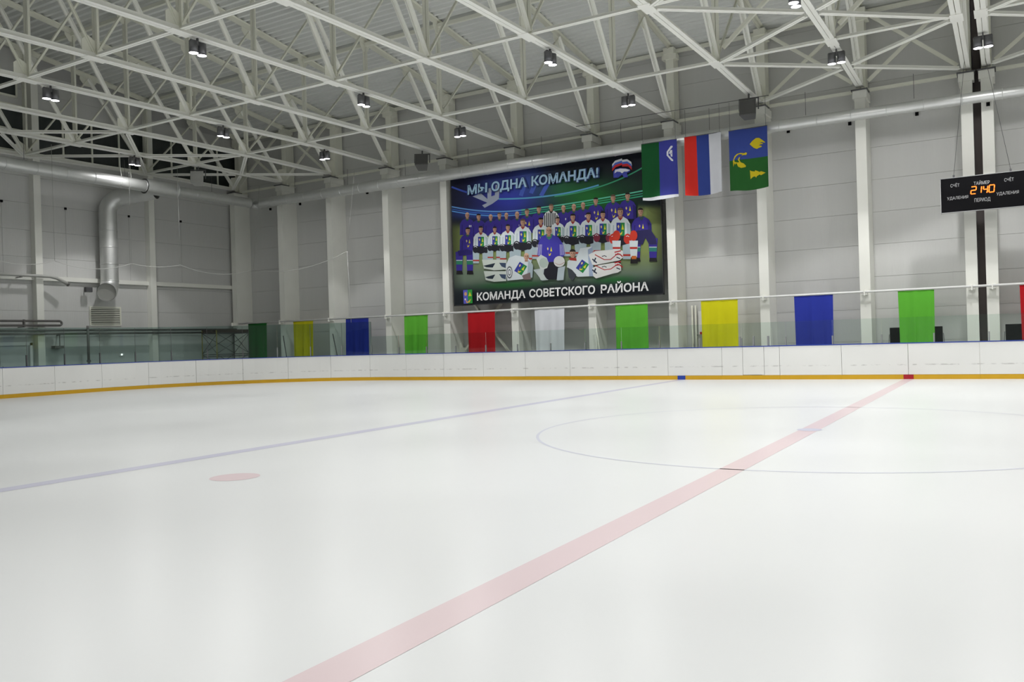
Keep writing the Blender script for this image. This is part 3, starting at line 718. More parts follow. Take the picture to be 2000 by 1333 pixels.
em3 = [('flame_emblem', c7([(1600, 370), (1640, 320), (1690, 282), (1730, 280), (1770, 305), (1815, 338), (1815, 350), (1770, 340), (1735, 348), (1775, 352), (1790, 365), (1750, 372), (1725, 385), (1765, 390), (1770, 405), (1730, 420), (1700, 436), (1655, 420)]), FY),
       ('bird_emblem', c7([(1380, 690), (1372, 610), (1395, 545), (1430, 510), (1480, 495), (1530, 497), (1545, 485), (1565, 492), (1555, 520), (1510, 525), (1475, 550), (1465, 590), (1480, 625), (1520, 640), (1550, 670), (1545, 690), (1490, 705), (1450, 690), (1425, 640), (1405, 660), (1395, 640)]), FY),
       ('tree_emblem', c7([(1602, 732), (1625, 745), (1672, 750), (1675, 732), (1700, 740), (1740, 757), (1755, 745), (1790, 755), (1825, 768), (1790, 785), (1755, 803), (1740, 790), (1700, 815), (1690, 838), (1675, 818), (1645, 825), (1610, 858)]), FY)]
flag(-9.64, -8.17, 7.06, 9.30, lambda u_, t: 2 if t > 0.955 else (0 if u_ < 0.5 else 1), 'dark green and blue flag with white emblem and white bottom edge', seed=2, emblems=em1)
flag(-7.86, -6.42, 7.04, 9.31, lambda u_, t: 3 if u_ < 0.335 else (4 if u_ < 0.667 else 2), 'flag of red, blue and white upright stripes', seed=5)
flag(-6.13, -4.69, 7.03, 9.29, lambda u_, t: 6 if t < 0.5 else 5, 'blue over green flag with yellow flame, bird and fir tree', seed=9, emblems=em3)

# ------------------------------------------------------------------ scoreboard
YS = 32.0
sb = empty('scoreboard', (2.17, YS, 5.45)); SX0, SX1, SZ0, SZ1 = 0.95, 3.40, 5.46, 6.63
def SB(m_, nm, mt): return m_.build(nm, mt, sb)
def srel(v): return (v[0] - 2.17, v[1] - YS, v[2] - 5.45)
def sbox(a, b): return MB().box(srel(a), srel(b))
SB(sbox((SX0 + 0.01, YS, SZ0 + 0.01), (SX1 - 0.01, YS + 0.14, SZ1 - 0.01)), 'cabinet', BLACK)
m_ = MB()
for a, b in (((SX0, SZ0), (SX1, SZ0 + 0.018)), ((SX0, SZ1 - 0.018), (SX1, SZ1)), ((SX0, SZ0), (SX0 + 0.018, SZ1)), ((SX1 - 0.018, SZ0), (SX1, SZ1))):
    m_.box(srel((a[0], YS - 0.012, a[1])), srel((b[0], YS + 0.14, b[1])))
SB(m_, 'frame', mat('alloy_frame', (0.40, 0.40, 0.41), 0.4, metal=0.5))
def sbt(ch, xl, xr, yb, capx, nm='lettering'):
    """scoreboard lettering from pixel extents"""
    a, b = onY((xl[0], xl[1]), YS), onY((xr[0], xr[1]), YS)
    me = text_mesh(ch, a.x, b.x, (a.z + b.z) / 2, capx, YS - 0.004)
    co = np.empty(len(me.vertices) * 3); me.vertices.foreach_get('co', co); co = co.reshape(-1, 3) - np.array([2.17, YS, 5.45]); me.vertices.foreach_set('co', co.ravel())
    me.materials.clear(); me.materials.append(GREYPRINT); link(nm, me, sb)
def s11(x, y): return (1820 + x / 11.11, 320 + y / 11.11)
sbt('СЧЁТ', s11(405, 515), s11(600, 498), 0, 0.105)
sbt('СЧЁТ', s11(1572, 390), s11(1778, 368), 0, 0.105)
sbt('ТАЙМЕР', s11(910, 465), s11(1255, 435), 0, 0.11)
sbt('ПЕРИОД', s11(925, 832), s11(1272, 803), 0, 0.12)
sbt('УДАЛЕНИЯ', s11(335, 790), s11(790, 750), 0, 0.10)
sbt('УДАЛЕНИЯ', s11(1405, 690), s11(1890, 640), 0, 0.10)
SEG = {'a': ((0, 1), (1, 1)), 'b': ((1, 1), (1, .5)), 'c': ((1, .5), (1, 0)), 'd': ((0, 0), (1, 0)), 'e': ((0, .5), (0, 0)), 'f': ((0, 1), (0, .5)), 'g': ((0, .5), (1, .5))}
DIG = {'2': 'abged', '1': 'bc', '4': 'fgbc', '0': 'abcdef'}
for ch, bl, tr in (('2', (845, 660), (950, 495)), ('1', (990, 640), (1065, 490)), ('4', (1115, 632), (1200, 478)), ('0', (1240, 620), (1345, 455))):
    a, b = onY(s11(*bl), YS), onY(s11(*tr), YS); m_ = MB(); th = 0.030
    wdt, hgt = b.x - a.x, b.z - a.z
    for sgm in DIG[ch]:
        (x0_, z0_), (x1_, z1_) = SEG[sgm]
        p = Vector((a.x + x0_ * wdt + 0.02 * z0_, YS - 0.006, a.z + z0_ * hgt)); q = Vector((a.x + x1_ * wdt + 0.02 * z1_, YS - 0.006, a.z + z1_ * hgt)); d = (q - p).normalized() * 0.016
        m_.bar(srel(p + d * 0.4), srel(q - d * 0.4), th, 0.006, up=(0, 1, 0))
    SB(m_, 'digit', LED)
v = onY(s11(1195, 620), YS); SB(sbox((v.x - 0.016, YS - 0.008, v.z - 0.012), (v.x + 0.016, YS - 0.004, v.z + 0.02)), 'digit_point', LED)
for x in (1.36, 3.0):
    SB(sbox((x - 0.03, YS + 0.04, SZ1), (x + 0.03, YS + 0.1, SZ1 + 0.09)), 'lug', DARKM)
    SB(MB().tube([srel((x, YS + 0.07, SZ1 + 0.09)), srel((1.77 if x < 2 else 2.38, YS + 0.07, 10.44))], 0.007, 5), 'cable', DARKM)
tag(sb, 'black electronic scoreboard with glowing red timer digits', 'scoreboard')

# ------------------------------------------------------------------ team poster
YP = 32.88
PX0, PX1, PZ0, PZ1 = -19.55, -9.22, 3.31, 9.32
poster = empty('team_poster', ((PX0 + PX1) / 2, YP, PZ0)); PO = Vector(poster.location)
tag(poster, 'huge printed team poster of hockey players in blue and white', 'poster')
MB().box(Vector((PX0, YP + 0.004, PZ0)) - PO, Vector((PX1, YP + 0.05, PZ1)) - PO).build('canvas_board', BLACK, poster)
m_ = MB()
for a, b in (((PX0, PZ0), (PX1, PZ0 + 0.05)), ((PX0, PZ1 - 0.05), (PX1, PZ1)), ((PX0, PZ0), (PX0 + 0.04, PZ1)), ((PX1 - 0.04, PZ0), (PX1, PZ1))):
    m_.box(Vector((a[0], YP - 0.006, a[1])) - PO, Vector((b[0], YP + 0.05, b[1])) - PO)
m_.build('edge_frame', mat('near_black_frame', (0.02, 0.021, 0.024), 0.6), poster)
def Z6(x, y):
    v_ = onY((860 + x / 4.0391, 280 + y / 4.0391), YP); return v_.x, v_.z
class PrintMesh:
    def __init__(s): s.v = []; s.f = []; s.c = []; s.n = 0
    def add(s, pts, col, world=False):
        s.n += 1; y = YP - 0.004 - s.n * 0.00012; o_ = len(s.v)
        for p in pts:
            x, z = p if world else Z6(*p); s.v.append((x - PO.x, y - PO.y, z - PO.z)); s.c.append((*col, 1))
        s.f.append(tuple(range(o_, o_ + len(pts))))
    def ell(s, cx, cy, rx, ry, col, n=14, a0=0, a1=2 * math.pi):
        s.add([(cx + rx * math.cos(a0 + (a1 - a0) * k / n), cy + ry * math.sin(a0 + (a1 - a0) * k / n)) for k in range(n + (0 if a1 - a0 > 6.28 else 1))], col)
    def rib(s, pts, w_, col):
        L_, R_ = [], []
        for i, (x, y) in enumerate(pts):
            x0_, y0_ = pts[max(0, i - 1)]; x1_, y1_ = pts[min(len(pts) - 1, i + 1)]; d = math.hypot(x1_ - x0_, y1_ - y0_) or 1
            nx_, ny_ = -(y1_ - y0_) / d, (x1_ - x0_) / d; ww = w_ if not hasattr(w_, '__len__') else w_[i]
            L_.append((x + nx_ * ww / 2, y + ny_ * ww / 2)); R_.append((x - nx_ * ww / 2, y - ny_ * ww / 2))
        for i in range(len(pts) - 1): s.add([L_[i], L_[i + 1], R_[i + 1], R_[i]], col); s.n -= 1
        s.n += 1
    def build(s, name):
        me = bpy.data.meshes.new(name); me.from_pydata(s.v, [], s.f); me.materials.append(PRINT)
        at = me.color_attributes.new('Col', 'FLOAT_COLOR', 'POINT'); at.data.foreach_set('color', np.array(s.c, dtype=np.float32).ravel()); me.update()
        return link(name, me, poster)
C_ = rgb
# printed background: a fine grid of ink colours
def bg(x, y):
    c = np.array([14, 16, 30.0])
    def g(cx, cy, sx, sy, col, k=1.0):
        nonlocal c
        a = k * math.exp(-((x - cx) / sx) ** 2 - ((y - cy) / sy) ** 2); c = c * (1 - a) + np.array(col) * a
    hz = 640 + 40 * math.sin((x - 100) / 600) - 140 * max(0, (x - 1500) / 250)      # line where the printed ice begins
    if y < 760:
        g(560, 430, 330, 190, (52, 60, 172), 0.97); g(700, 290, 150, 90, (70, 96, 190), 0.7); g(420, 330, 120, 60, (84, 110, 180), 0.4); g(300, 560, 260, 40, (52, 90, 190), 0.6)
        g(1180, 430, 330, 150, (28, 112, 44), 0.97); g(950, 350, 120, 80, (40, 130, 70), 0.5); g(1500, 330, 200, 90, (20, 60, 40), 0.6); g(1130, 560, 220, 60, (30, 110, 60), 0.6)
    fl = 1 / (1 + math.exp(-(y - hz) / 14))
    if x > 1560: fl = max(fl, 1 / (1 + math.exp(-(y - 500) / 10)))
    ice_c = np.array([128, 142, 82.0])
    k2 = max(0, min(1, (y - 860) / 160)); ice_c = ice_c * (1 - k2) + np.array([108, 124, 106]) * k2
    edge = min(1, max(0, (x - 80) / 110)) * min(1, max(0, (1765 - x) / 120)); ice_c = ice_c * (0.5 + 0.5 * edge)
    c = c * (1 - fl) + ice_c * fl
    dn = 1 / (1 + math.exp(-(y - (1105 - 0.045 * (x - 900))) / 22)); c = c * (1 - dn) + np.array([20, 26, 34]) * dn
    gr = math.exp(-((y - (1122 - 0.05 * (x - 500))) / 26) ** 2) * (math.exp(-((x - 560) / 240) ** 2) + math.exp(-((x - 1370) / 160) ** 2)); c = c * (1 - 0.8 * gr) + np.array([24, 100, 36]) * 0.8 * gr
    return lin(tuple(c / 255))
pb = PrintMesh(); NXG, NZG = 150, 90
for j in range(NZG + 1):
    for i in range(NXG + 1):
        X_ = PX0 + 0.04 + (PX1 - PX0 - 0.08) * i / NXG; Z_ = PZ0 + 0.05 + (PZ1 - PZ0 - 0.1) * j / NZG
        d = np.array([X_, YP, Z_]) - CAM; cc = d @ MR
        px, py = 1000 + FPX * cc[0] / cc[1], 666.5 - FPX * cc[2] / cc[1]
        pb.v.append((X_ - PO.x, -0.003, Z_ - PO.z)); pb.c.append((*bg((px - 860) * 4.0391, (py - 280) * 4.0391), 1))
pb.f = [(j * (NXG + 1) + i, j * (NXG + 1) + i + 1, (j + 1) * (NXG + 1) + i + 1, (j + 1) * (NXG + 1) + i) for j in range(NZG) for i in range(NXG)]
pb.build('printed_background')
pm = PrintMesh()
def curve(p0, p1, p2, n=16): return [((1 - t) ** 2 * p0[0] + 2 * t * (1 - t) * p1[0] + t * t * p2[0], (1 - t) ** 2 * p0[1] + 2 * t * (1 - t) * p1[1] + t * t * p2[1]) for t in [k / n for k in range(n + 1)]]
# light streaks
for off, wd, col in ((0, 10, C_(96, 150, 214)), (18, 6, C_(60, 110, 200)), (34, 9, C_(90, 150, 220))):
    pm.rib(curve((84, 500 + off), (380, 560 + off), (640, 528 + off)), wd, col)
    pm.rib(curve((640, 528 + off), (1050, 480 + off), (1600, 375 + off * 1.2)), wd, C_(60, 170, 130) if off else C_(96, 190, 160))
pm.rib(curve((460, 440), (900, 440), (1250, 330)), 12, C_(90, 160, 200)); pm.rib(curve((900, 420), (1300, 370), (1600, 190)), 10, C_(60, 150, 110))
pm.rib(curve((90, 345), (200, 390), (340, 420)), 14, C_(60, 84, 180))
# pale arrow-like figure behind the heading
pm.add([(255, 420), (320, 395), (372, 440), (372, 360), (405, 350), (402, 420), (430, 410), (436, 330), (470, 322), (462, 440), (410, 478), (350, 510), (330, 490), (372, 470)], C_(160, 168, 186))
for (a, b, cx2) in ((620, 300, 40), (700, 280, 50), (780, 300, 60)):
    pm.add([(a, b + 110), (a + cx2, b), (a + cx2 + 26, b + 20), (a + 30, b + 120)], C_(70, 96, 190))
SK, SK2 = C_(190, 150, 128), C_(158, 118, 98)
HAIRD, HAIRB = C_(34, 28, 26), C_(96, 78, 62)
BJ, BJ2 = C_(56, 44, 138), C_(40, 32, 104)
WJ, WJ2 = C_(206, 214, 218), C_(164, 180, 188)
def head(x, y, s, hair, bald=False):
    pm.add([(x - 9 * s, y + 14 * s), (x + 9 * s, y + 14 * s), (x + 11 * s, y + 34 * s), (x - 11 * s, y + 34 * s)], SK2)
    pm.ell(x, y, 17 * s, 24 * s, SK)
    pm.add([(x + 4 * s, y - 10 * s), (x + 16 * s, y - 6 * s), (x + 15 * s, y + 10 * s), (x + 6 * s, y + 21 * s)], SK2)
    if not bald: pm.ell(x, y - 11 * s, 18 * s, 15 * s, hair, 12, math.pi, 2 * math.pi)
    else: pm.ell(x, y - 12 * s, 14 * s, 11 * s, C_(206, 172, 148), 10, math.pi, 2 * math.pi)
    pm.ell(x - 6 * s, y - 2 * s, 3.2 * s, 2 * s, HAIRD, 8); pm.ell(x + 6 * s, y - 2 * s, 3.2 * s, 2 * s, HAIRD, 8)
    pm.add([(x - 2 * s, y), (x + 2 * s, y), (x + 3 * s, y + 8 * s), (x - 3 * s, y + 8 * s)], SK2)
    pm.add([(x - 6 * s, y + 13 * s), (x + 6 * s, y + 13 * s), (x + 4 * s, y + 16 * s), (x - 4 * s, y + 16 * s)], C_(140, 84, 76))
def crest(x, y, w_, h_, rot=0.0, shield=True):
    def R_(a, b): return (x + a * math.cos(rot) - b * math.sin(rot), y + a * math.sin(rot) + b * math.cos(rot))
    if shield:
        pm.add([R_(-w_, -h_), R_(0, -h_), R_(0, h_), R_(-w_, h_)], C_(50, 56, 150)); pm.add([R_(0, -h_), R_(w_, -h_), R_(w_, h_), R_(0, h_)], C_(34, 128, 66))
    pm.add([R_(-w_ * .75, -h_ * .45), R_(-w_ * .5, -h_ * .7), R_(-w_ * .28, -h_ * .4), R_(-w_ * .5, -h_ * .1)], C_(220, 196, 130))
    pm.add([R_(w_ * .5, -h_ * .8), R_(w_ * .8, h_ * .05), R_(w_ * .25, h_ * .05)], C_(214, 206, 50))
    pm.add([R_(-w_ * .4, h_ * .2), R_(-w_ * .1, h_ * .65), R_(w_ * .5, h_ * .3), R_(w_ * .3, h_ * .75), R_(-w_ * .15, h_ * .9)], C_(216, 196, 70))
def torso(x, y, s, col, col2, collar, ln=150):
    pm.add([(x - 15 * s, y + 26 * s), (x + 15 * s, y + 26 * s), (x + 44 * s, y + 44 * s), (x + 60 * s, y + 72 * s), (x + 62 * s, y + ln * s), (x - 62 * s, y + ln * s), (x - 60 * s, y + 72 * s), (x - 44 * s, y + 44 * s)], col)
    pm.add([(x + 38 * s, y + 60 * s), (x + 60 * s, y + 76 * s), (x + 62 * s, y + ln * s), (x + 40 * s, y + ln * s)], col2)
    pm.add([(x - 44 * s, y + 80 * s), (x - 38 * s, y + 78 * s), (x - 40 * s, y + ln * s), (x - 47 * s, y + ln * s)], col2)
    pm.add([(x - 17 * s, y + 24 * s), (x + 17 * s, y + 24 * s), (x + 12 * s, y + 38 * s), (x, y + 52 * s), (x - 12 * s, y + 38 * s)], collar)
# back row
for i, (x, y, s, bald) in enumerate([(213, 568, .95, True), (303, 580, .95, False), (398, 582, .9, True), (467, 570, .9, False), (522, 570, .9, True), (607, 563, 1, True), (685, 543, 1, False), (779, 520, 1, False),
                       (973, 513, 1, True), (1055, 503, 1, True), (1128, 490, 1, True), (1228, 455, 1.05, False), (1365, 433, 1.1, False), (1480, 417, 1.1, False)]):
    torso(x, y, s, BJ, BJ2, C_(40, 84, 60), 165); head(x, y, s, HAIRD if i % 3 else HAIRB, bald)
    if i in (6, 11, 12, 13): crest(x + 4, y + 105 * s, 26 * s, 42 * s, shield=False)
    else: pm.add([(x + 14, y + 78), (x + 22, y + 78), (x + 22, y + 94), (x + 14, y + 94)], C_(200, 200, 210)); pm.add([(x + 26, y + 78), (x + 33, y + 78), (x + 33, y + 94), (x + 26, y + 94)], C_(200, 200, 210))
# referee
x, y = 877, 505
torso(x, y, 1, C_(212, 214, 214), C_(212, 214, 214), C_(30, 30, 34), 150)
for k in range(7): pm.add([(x - 54 + 16 * k, y + (64 if k in (0, 6) else 46)), (x - 46 + 16 * k, y + (64 if k in (0, 6) else 46)), (x - 46 + 16 * k, y + 150), (x - 54 + 16 * k, y + 150)], C_(26, 26, 30))
head(x, y, 1, HAIRB)
# side players in blue, with legs
def legs(x, y, s, col, stripe, shoe, w_=22, gapx=44):
    for sx in (-1, 1):
        cx = x + sx * gapx * s
        pm.add([(cx - w_ * 1.35 * s, y), (cx + w_ * 1.35 * s, y), (cx + w_ * s, y + 150 * s), (cx - w_ * s, y + 150 * s)], col)
        pm.add([(cx - w_ * 1.1 * s, y + 70 * s), (cx + w_ * 1.1 * s, y + 70 * s), (cx + w_ * 1.08 * s, y + 100 * s), (cx - w_ * 1.08 * s, y + 100 * s)], stripe)
        pm.add([(cx - w_ * 1.1 * s, y + 64 * s), (cx + w_ * 1.1 * s, y + 64 * s), (cx + w_ * 1.1 * s, y + 70 * s), (cx - w_ * 1.1 * s, y + 70 * s)], C_(190, 200, 210))
        pm.add([(cx - w_ * s, y + 148 * s), (cx + w_ * s, y + 148 * s), (cx + (w_ + 6) * s, y + 176 * s), (cx - (w_ + 2) * s, y + 176 * s)], shoe)
legs(195, 858, 1.0, BJ, C_(44, 120, 90), C_(28, 26, 30), 22, 42)
torso(218, 690, 1.0, BJ, BJ2, C_(50, 90, 70), 160); head(220, 690, 1, HAIRD); crest(222, 788, 22, 38, shield=False)
pm.add([(140, 850), (215, 838), (262, 850), (252, 880), (150, 890)], BJ2)
legs(1615, 750, 1.05, BJ, C_(44, 120, 110), C_(30, 28, 34), 26, 62)
torso(1590, 545, 1.3, BJ, BJ2, C_(46, 66, 80), 130); head(1582, 540, 1.15, HAIRD); crest(1588, 672, 26, 44, shield=False)
pm.add([(1548, 690), (1660, 680), (1700, 740), (1712, 800), (1650, 800), (1620, 745), (1600, 800), (1545, 800)], C_(40, 36, 84))
# middle row in white
for i, (x, y, s) in enumerate([(323, 678, .95), (433, 680, .85), (537, 665, .95), (655, 625, 1.1), (797, 615, 1.05), (930, 605, .9), (1050, 585, 1.08), (1173, 575, 1.1), (1287, 565, 1.1), (1425, 545, 1.3)]):
    yb_ = y + 145 * s
    red = i in (8, 9)
    for sx in (-1, 1):
        cx = x + sx * 40 * s
        pm.add([(cx - 28 * s, yb_ + 20), (cx + 28 * s, yb_ + 20), (cx + 24 * s, yb_ + 140 * s), (cx - 24 * s, yb_ + 140 * s)], WJ2)
        pm.add([(cx - 26 * s, yb_ + 110 * s), (cx + 26 * s, yb_ + 110 * s), (cx + 26 * s, yb_ + 122 * s), (cx - 26 * s, yb_ + 122 * s)], C_(170, 50, 40))
    pm.add([(x - 58 * s, yb_ - 10), (x + 58 * s, yb_ - 10), (x + 50 * s, yb_ + 46 * s), (x, yb_ + 60 * s), (x - 50 * s, yb_ + 46 * s)], C_(26, 26, 36))
    torso(x, y, s, WJ, WJ2, C_(150, 44, 46), 140); head(x, y, s, HAIRD if i not in (3, 9) else HAIRB)
    crest(x + 2, y + 104 * s, 25 * s, 40 * s)
    for sx in (-1, 1):
        pm.ell(x + sx * 44 * s, yb_ + 22, 24 * s, 32 * s, C_(190, 50, 36) if i == 9 else (C_(120, 40, 60) if red else C_(30, 30, 40)), 12)
        pm.rib([(x + sx * 44 * s - 12, yb_ + 4), (x + sx * 44 * s, yb_ - 2), (x + sx * 44 * s + 12, yb_ + 6)], 5, C_(210, 214, 220))
for cx in (1395, 1530):
    pm.add([(cx - 34, 770), (cx + 34, 770), (cx + 26, 915), (cx - 22, 915)], WJ)
    pm.add([(cx - 30, 820), (cx + 30, 820), (cx + 29, 836), (cx - 29, 836)], C_(180, 44, 36))
    pm.ell(cx, 730, 30, 42, C_(196, 56, 38), 12)
    pm.add([(cx - 22, 900), (cx + 26, 900), (cx + 34, 950), (cx - 26, 950)], C_(30, 28, 30)); pm.add([(cx - 16, 890), (cx + 22, 890), (cx + 22, 915), (cx - 16, 915)], C_(190, 100, 40))
# leg pads of the left goalkeeper, then the player lying
for (yy, dx) in ((920, 0), (1010, 14)):
    pm.add([(335 + dx, yy), (530, yy), (526, yy + 78), (430, yy + 84), (350 + dx, yy + 70)], C_(196, 204, 196))
    pm.add([(345 + dx, yy + 48), (440, yy + 26), (420, yy + 62), (370 + dx, yy + 60)], C_(34, 44, 58)); pm.add([(470, yy + 24), (524, yy + 26), (522, yy + 66), (490, yy + 54)], C_(60, 74, 100))
pm.add([(548, 905), (600, 885), (700, 905), (735, 960), (730, 1060), (640, 1075), (535, 1085), (525, 960)], WJ)
pm.add([(700, 920), (738, 965), (732, 1060), (690, 1066)], WJ2)
for r_, col in ((52, C_(200, 206, 206)), (42, C_(60, 66, 80)), (34, C_(206, 210, 210)), (22, C_(80, 84, 96)), (15, C_(206, 210, 212))): pm.ell(552, 1020, r_ * .56, r_ * 1.15, col)
crest(640, 990, 34, 42, rot=0.55); head(685, 895, 1.2, HAIRD, True)
pm.add([(650, 1045), (715, 1020), (722, 1075), (665, 1078)], C_(120, 104, 104))
# right goalkeeper lying with two pads
pm.add([(1010, 930), (1080, 900), (1110, 830), (1200, 815), (1215, 1050), (1090, 1055), (1030, 1010), (1005, 980)], WJ)
pm.add([(1170, 840), (1205, 820), (1215, 1050), (1180, 1052)], C_(150, 164, 190))
pm.add([(1008, 980), (1045, 1000), (1080, 1040), (1050, 1085), (1020, 1060)], C_(60, 64, 72))
crest(1127, 972, 34, 42, rot=0.62); head(1050, 872, 1.35, HAIRD)
pm.add([(1018, 905), (1078, 905), (1082, 930), (1030, 925)], C_(160, 50, 44))
for (pts) in ([(1175, 880), (1230, 852), (1400, 838), (1445, 850), (1448, 900), (1420, 925), (1230, 962), (1205, 960)], [(1205, 985), (1260, 962), (1400, 940), (1430, 955), (1432, 1005), (1405, 1022), (1365, 1030), (1235, 1068), (1212, 1050)]):
    pm.add(pts, C_(214, 214, 212))
for y0_ in (0, 84):
    pm.rib([(1225, 880 + y0_), (1300, 920 + y0_ * .95), (1350, 918 + y0_ * .9), (1410, 868 + y0_)], 7, C_(170, 50, 50)); pm.rib([(1380, 862 + y0_), (1430, 850 + y0_)], 9, C_(180, 40, 46)); pm.rib([(1385, 880 + y0_), (1420, 876 + y0_), (1444, 896 + y0_)], 10, C_(170, 40, 46))
    pm.rib([(1205, 915 + y0_), (1240, 945 + y0_)], 10, C_(40, 46, 66)); pm.rib([(1232, 905 + y0_), (1218, 938 + y0_)], 10, C_(40, 46, 66)); pm.rib([(1395, 900 + y0_), (1425, 912 + y0_)], 8, C_(40, 46, 66)); pm.rib([(1280, 895 + y0_), (1300, 888 + y0_), (1318, 896 + y0_)], 6, C_(40, 46, 60))
# goalkeeper in the middle
for sx, cx in ((-1, 800), (1, 960)):
    pm.add([(cx - 40 * sx * -1 - 20, 1000), (cx + 28, 985), (cx + 38 + 20 * -sx, 1080), (cx - 10 - 20 * sx, 1085)], C_(180, 190, 194))
pm.add([(835, 930), (925, 930), (960, 1040), (930, 1075), (850, 1075), (820, 1040)], C_(28, 28, 40))
pm.add([(838, 722), (888, 722), (940, 745), (975, 800), (990, 880), (940, 935), (835, 940), (770, 880), (780, 790), (800, 742)], C_(60, 54, 160))
for sx, cx in ((-1, 788), (1, 968)):
    for k in range(5): pm.rib([(cx - 18 + 9 * k, 800), (cx - 20 + 10 * k + sx * 6, 885)], 3, C_(206, 204, 226))
pm.add([(835, 718), (893, 718), (885, 745), (864, 765), (845, 745)], C_(60, 120, 96)); crest(868, 852, 26, 44, shield=False)
head(863, 692, 1.35, HAIRB, True)
pm.add([(765, 915), (800, 880), (845, 905), (862, 945), (850, 985), (800, 1005)], C_(196, 204, 200)); pm.ell(822, 945, 36, 40, C_(170, 184, 176), 12)
pm.ell(945, 935, 44, 44, C_(206, 206, 206)); pm.rib(curve((912, 945), (945, 975), (985, 940), 8), 4, C_(160, 120, 110))
pm.add([(935, 985), (992, 970), (975, 1080), (925, 1082)], C_(176, 188, 196)); pm.add([(765, 1010), (800, 995), (845, 1075), (800, 1082)], C_(190, 200, 198))
# round badge at the top: striped flag over a white bear shape
def flagband(o_, col): pm.add([(1362, 168 + o_), (1385, 140 + o_), (1440, 122 + o_), (1440, 140 + o_), (1390, 158 + o_), (1362, 190 + o_)], col); pm.add([(1440, 134 + o_), (1480, 128 + o_), (1512, 150 + o_), (1518, 180 + o_), (1490, 152 + o_), (1440, 152 + o_)], col)
flagband(0, C_(214, 216, 222)); flagband(17, C_(70, 104, 190)); flagband(34, C_(190, 44, 48))
pm.add([(1372, 275), (1370, 230), (1385, 206), (1420, 198), (1470, 200), (1505, 212), (1500, 228), (1478, 236), (1486, 270), (1455, 272), (1440, 250), (1425, 262), (1410, 274)], C_(60, 70, 160))
pm.add([(1380, 240), (1385, 212), (1425, 202), (1470, 204), (1504, 214), (1480, 226), (1455, 226), (1440, 240), (1425, 228), (1400, 226)], C_(220, 222, 228))
pm.add([(1376, 272), (1384, 240), (1398, 250), (1400, 272)], C_(70, 76, 170)); pm.add([(1448, 268), (1454, 240), (1470, 246), (1482, 270)], C_(70, 76, 170))
# small crest by the lower line of text
pm.add([(188, 1160), (222, 1158), (226, 1266), (192, 1268)], C_(92, 92, 196)); pm.add([(222, 1158), (258, 1155), (262, 1263), (226, 1266)], C_(46, 150, 60))
pm.ell(207, 1190, 11, 15, C_(206, 160, 110), 10); pm.add([(240, 1172), (254, 1206), (230, 1208)], C_(206, 200, 50)); pm.add([(204, 1225), (222, 1254), (250, 1228), (240, 1256), (215, 1262)], C_(220, 170, 80)); pm.ell(205, 1232, 7, 8, C_(220, 220, 220), 8)
pm.build('printed_team')
YT = YP - 0.004 - pm.n * 0.00012 - 0.004
def ptext(ch, x0, x1, z, cap, mt, bold, shear=0.0, dy=0.0, nm='lettering'):
    me = text_mesh(ch, x0, x1, z, cap, YT - dy, bold, shear)
    co = np.empty(len(me.vertices) * 3); me.vertices.foreach_get('co', co); co = co.reshape(-1, 3) - np.array(PO); me.vertices.foreach_set('co', co.ravel())
    me.materials.clear(); me.materials.append(mt); link(nm, me, poster)
SKY = mat('pale_blue_print', rgb(150, 184, 208), 0.6); NAVY = mat('navy_print', rgb(20, 44, 96), 0.6)
for ch, x0, x1 in (('МЫ', -18.55, -17.47), ('ОДНА', -17.25, -15.42), ('КОМАНДА!', -15.18, -11.94)):
    ptext(ch, x0 - 0.05, x1 + 0.07, 8.40, 0.42, NAVY, 0.055, 0.05, nm='lettering_edge')
    ptext(ch, x0, x1, 8.42, 0.40, SKY, 0.030, 0.05, 0.003)
for ch, x0, x1 in (('КОМАНДА', -18.21, -15.65), ('СОВЕТСКОГО', -15.45, -12.25), ('РАЙОНА', -11.99, -9.85)):
    ptext(ch, x0, x1, 3.51, 0.345, PRINTW, 0.026, 0.03, 0.003)

# ------------------------------------------------------------------ things on and near the walls
anchor = MB().box((-0.055, -0.07, -0.06), (0.055, 0, 0.06)).mesh('anchor', BLACK)
for px_ in [(529, 409), (587, 399), (652, 387), (718, 377), (788, 365), (862, 354), (1540, 257), (1660, 242), (1791, 223), (1930, 204)]:
    v = onY(px_, YW)
    if min(abs(v.x - x) for k, x in TR) < 0.25: yv = YF - 0.002
    else: yv = YW - 0.002
    v = onY(px_, yv); o = link('wall_anchor', anchor, None, (v.x, yv, v.z)); tag(o, 'small black anchor block just under the long duct, above %s' % next((BAY[a + b] for a, b in pairs if TX[a] <= v.x + 0.2 < TX[b]), 'scoreboard'), 'anchor', 'black anchors under the back wall duct')
anchor2 = MB().box((0, -0.045, -0.05), (0.07, 0.045, 0.05)).mesh('anchor', BLACK)
for px_, wh in [((2, 393), 'above the door'), ((127, 408), 'between the double pipes and the branch duct'), ((251, 423), 'between the branch duct and a wall post'), ((352, 433), 'between a wall post and the corner column')]:
    v = onX(px_, XW + 0.002); t_ = empty('wall_anchor', (XW + 0.002, v.y, v.z)); link('block', anchor2, t_)
    MB().tube([(0.02, 0, 0), (0.02, 0, -3.2)], 0.004, 5).build('wire', mat('grey_wire', (0.36, 0.36, 0.36), 0.6), t_)
    tag(t_, 'small black anchor with a thin wire, %s' % wh, 'anchor', 'black anchors on the end wall')
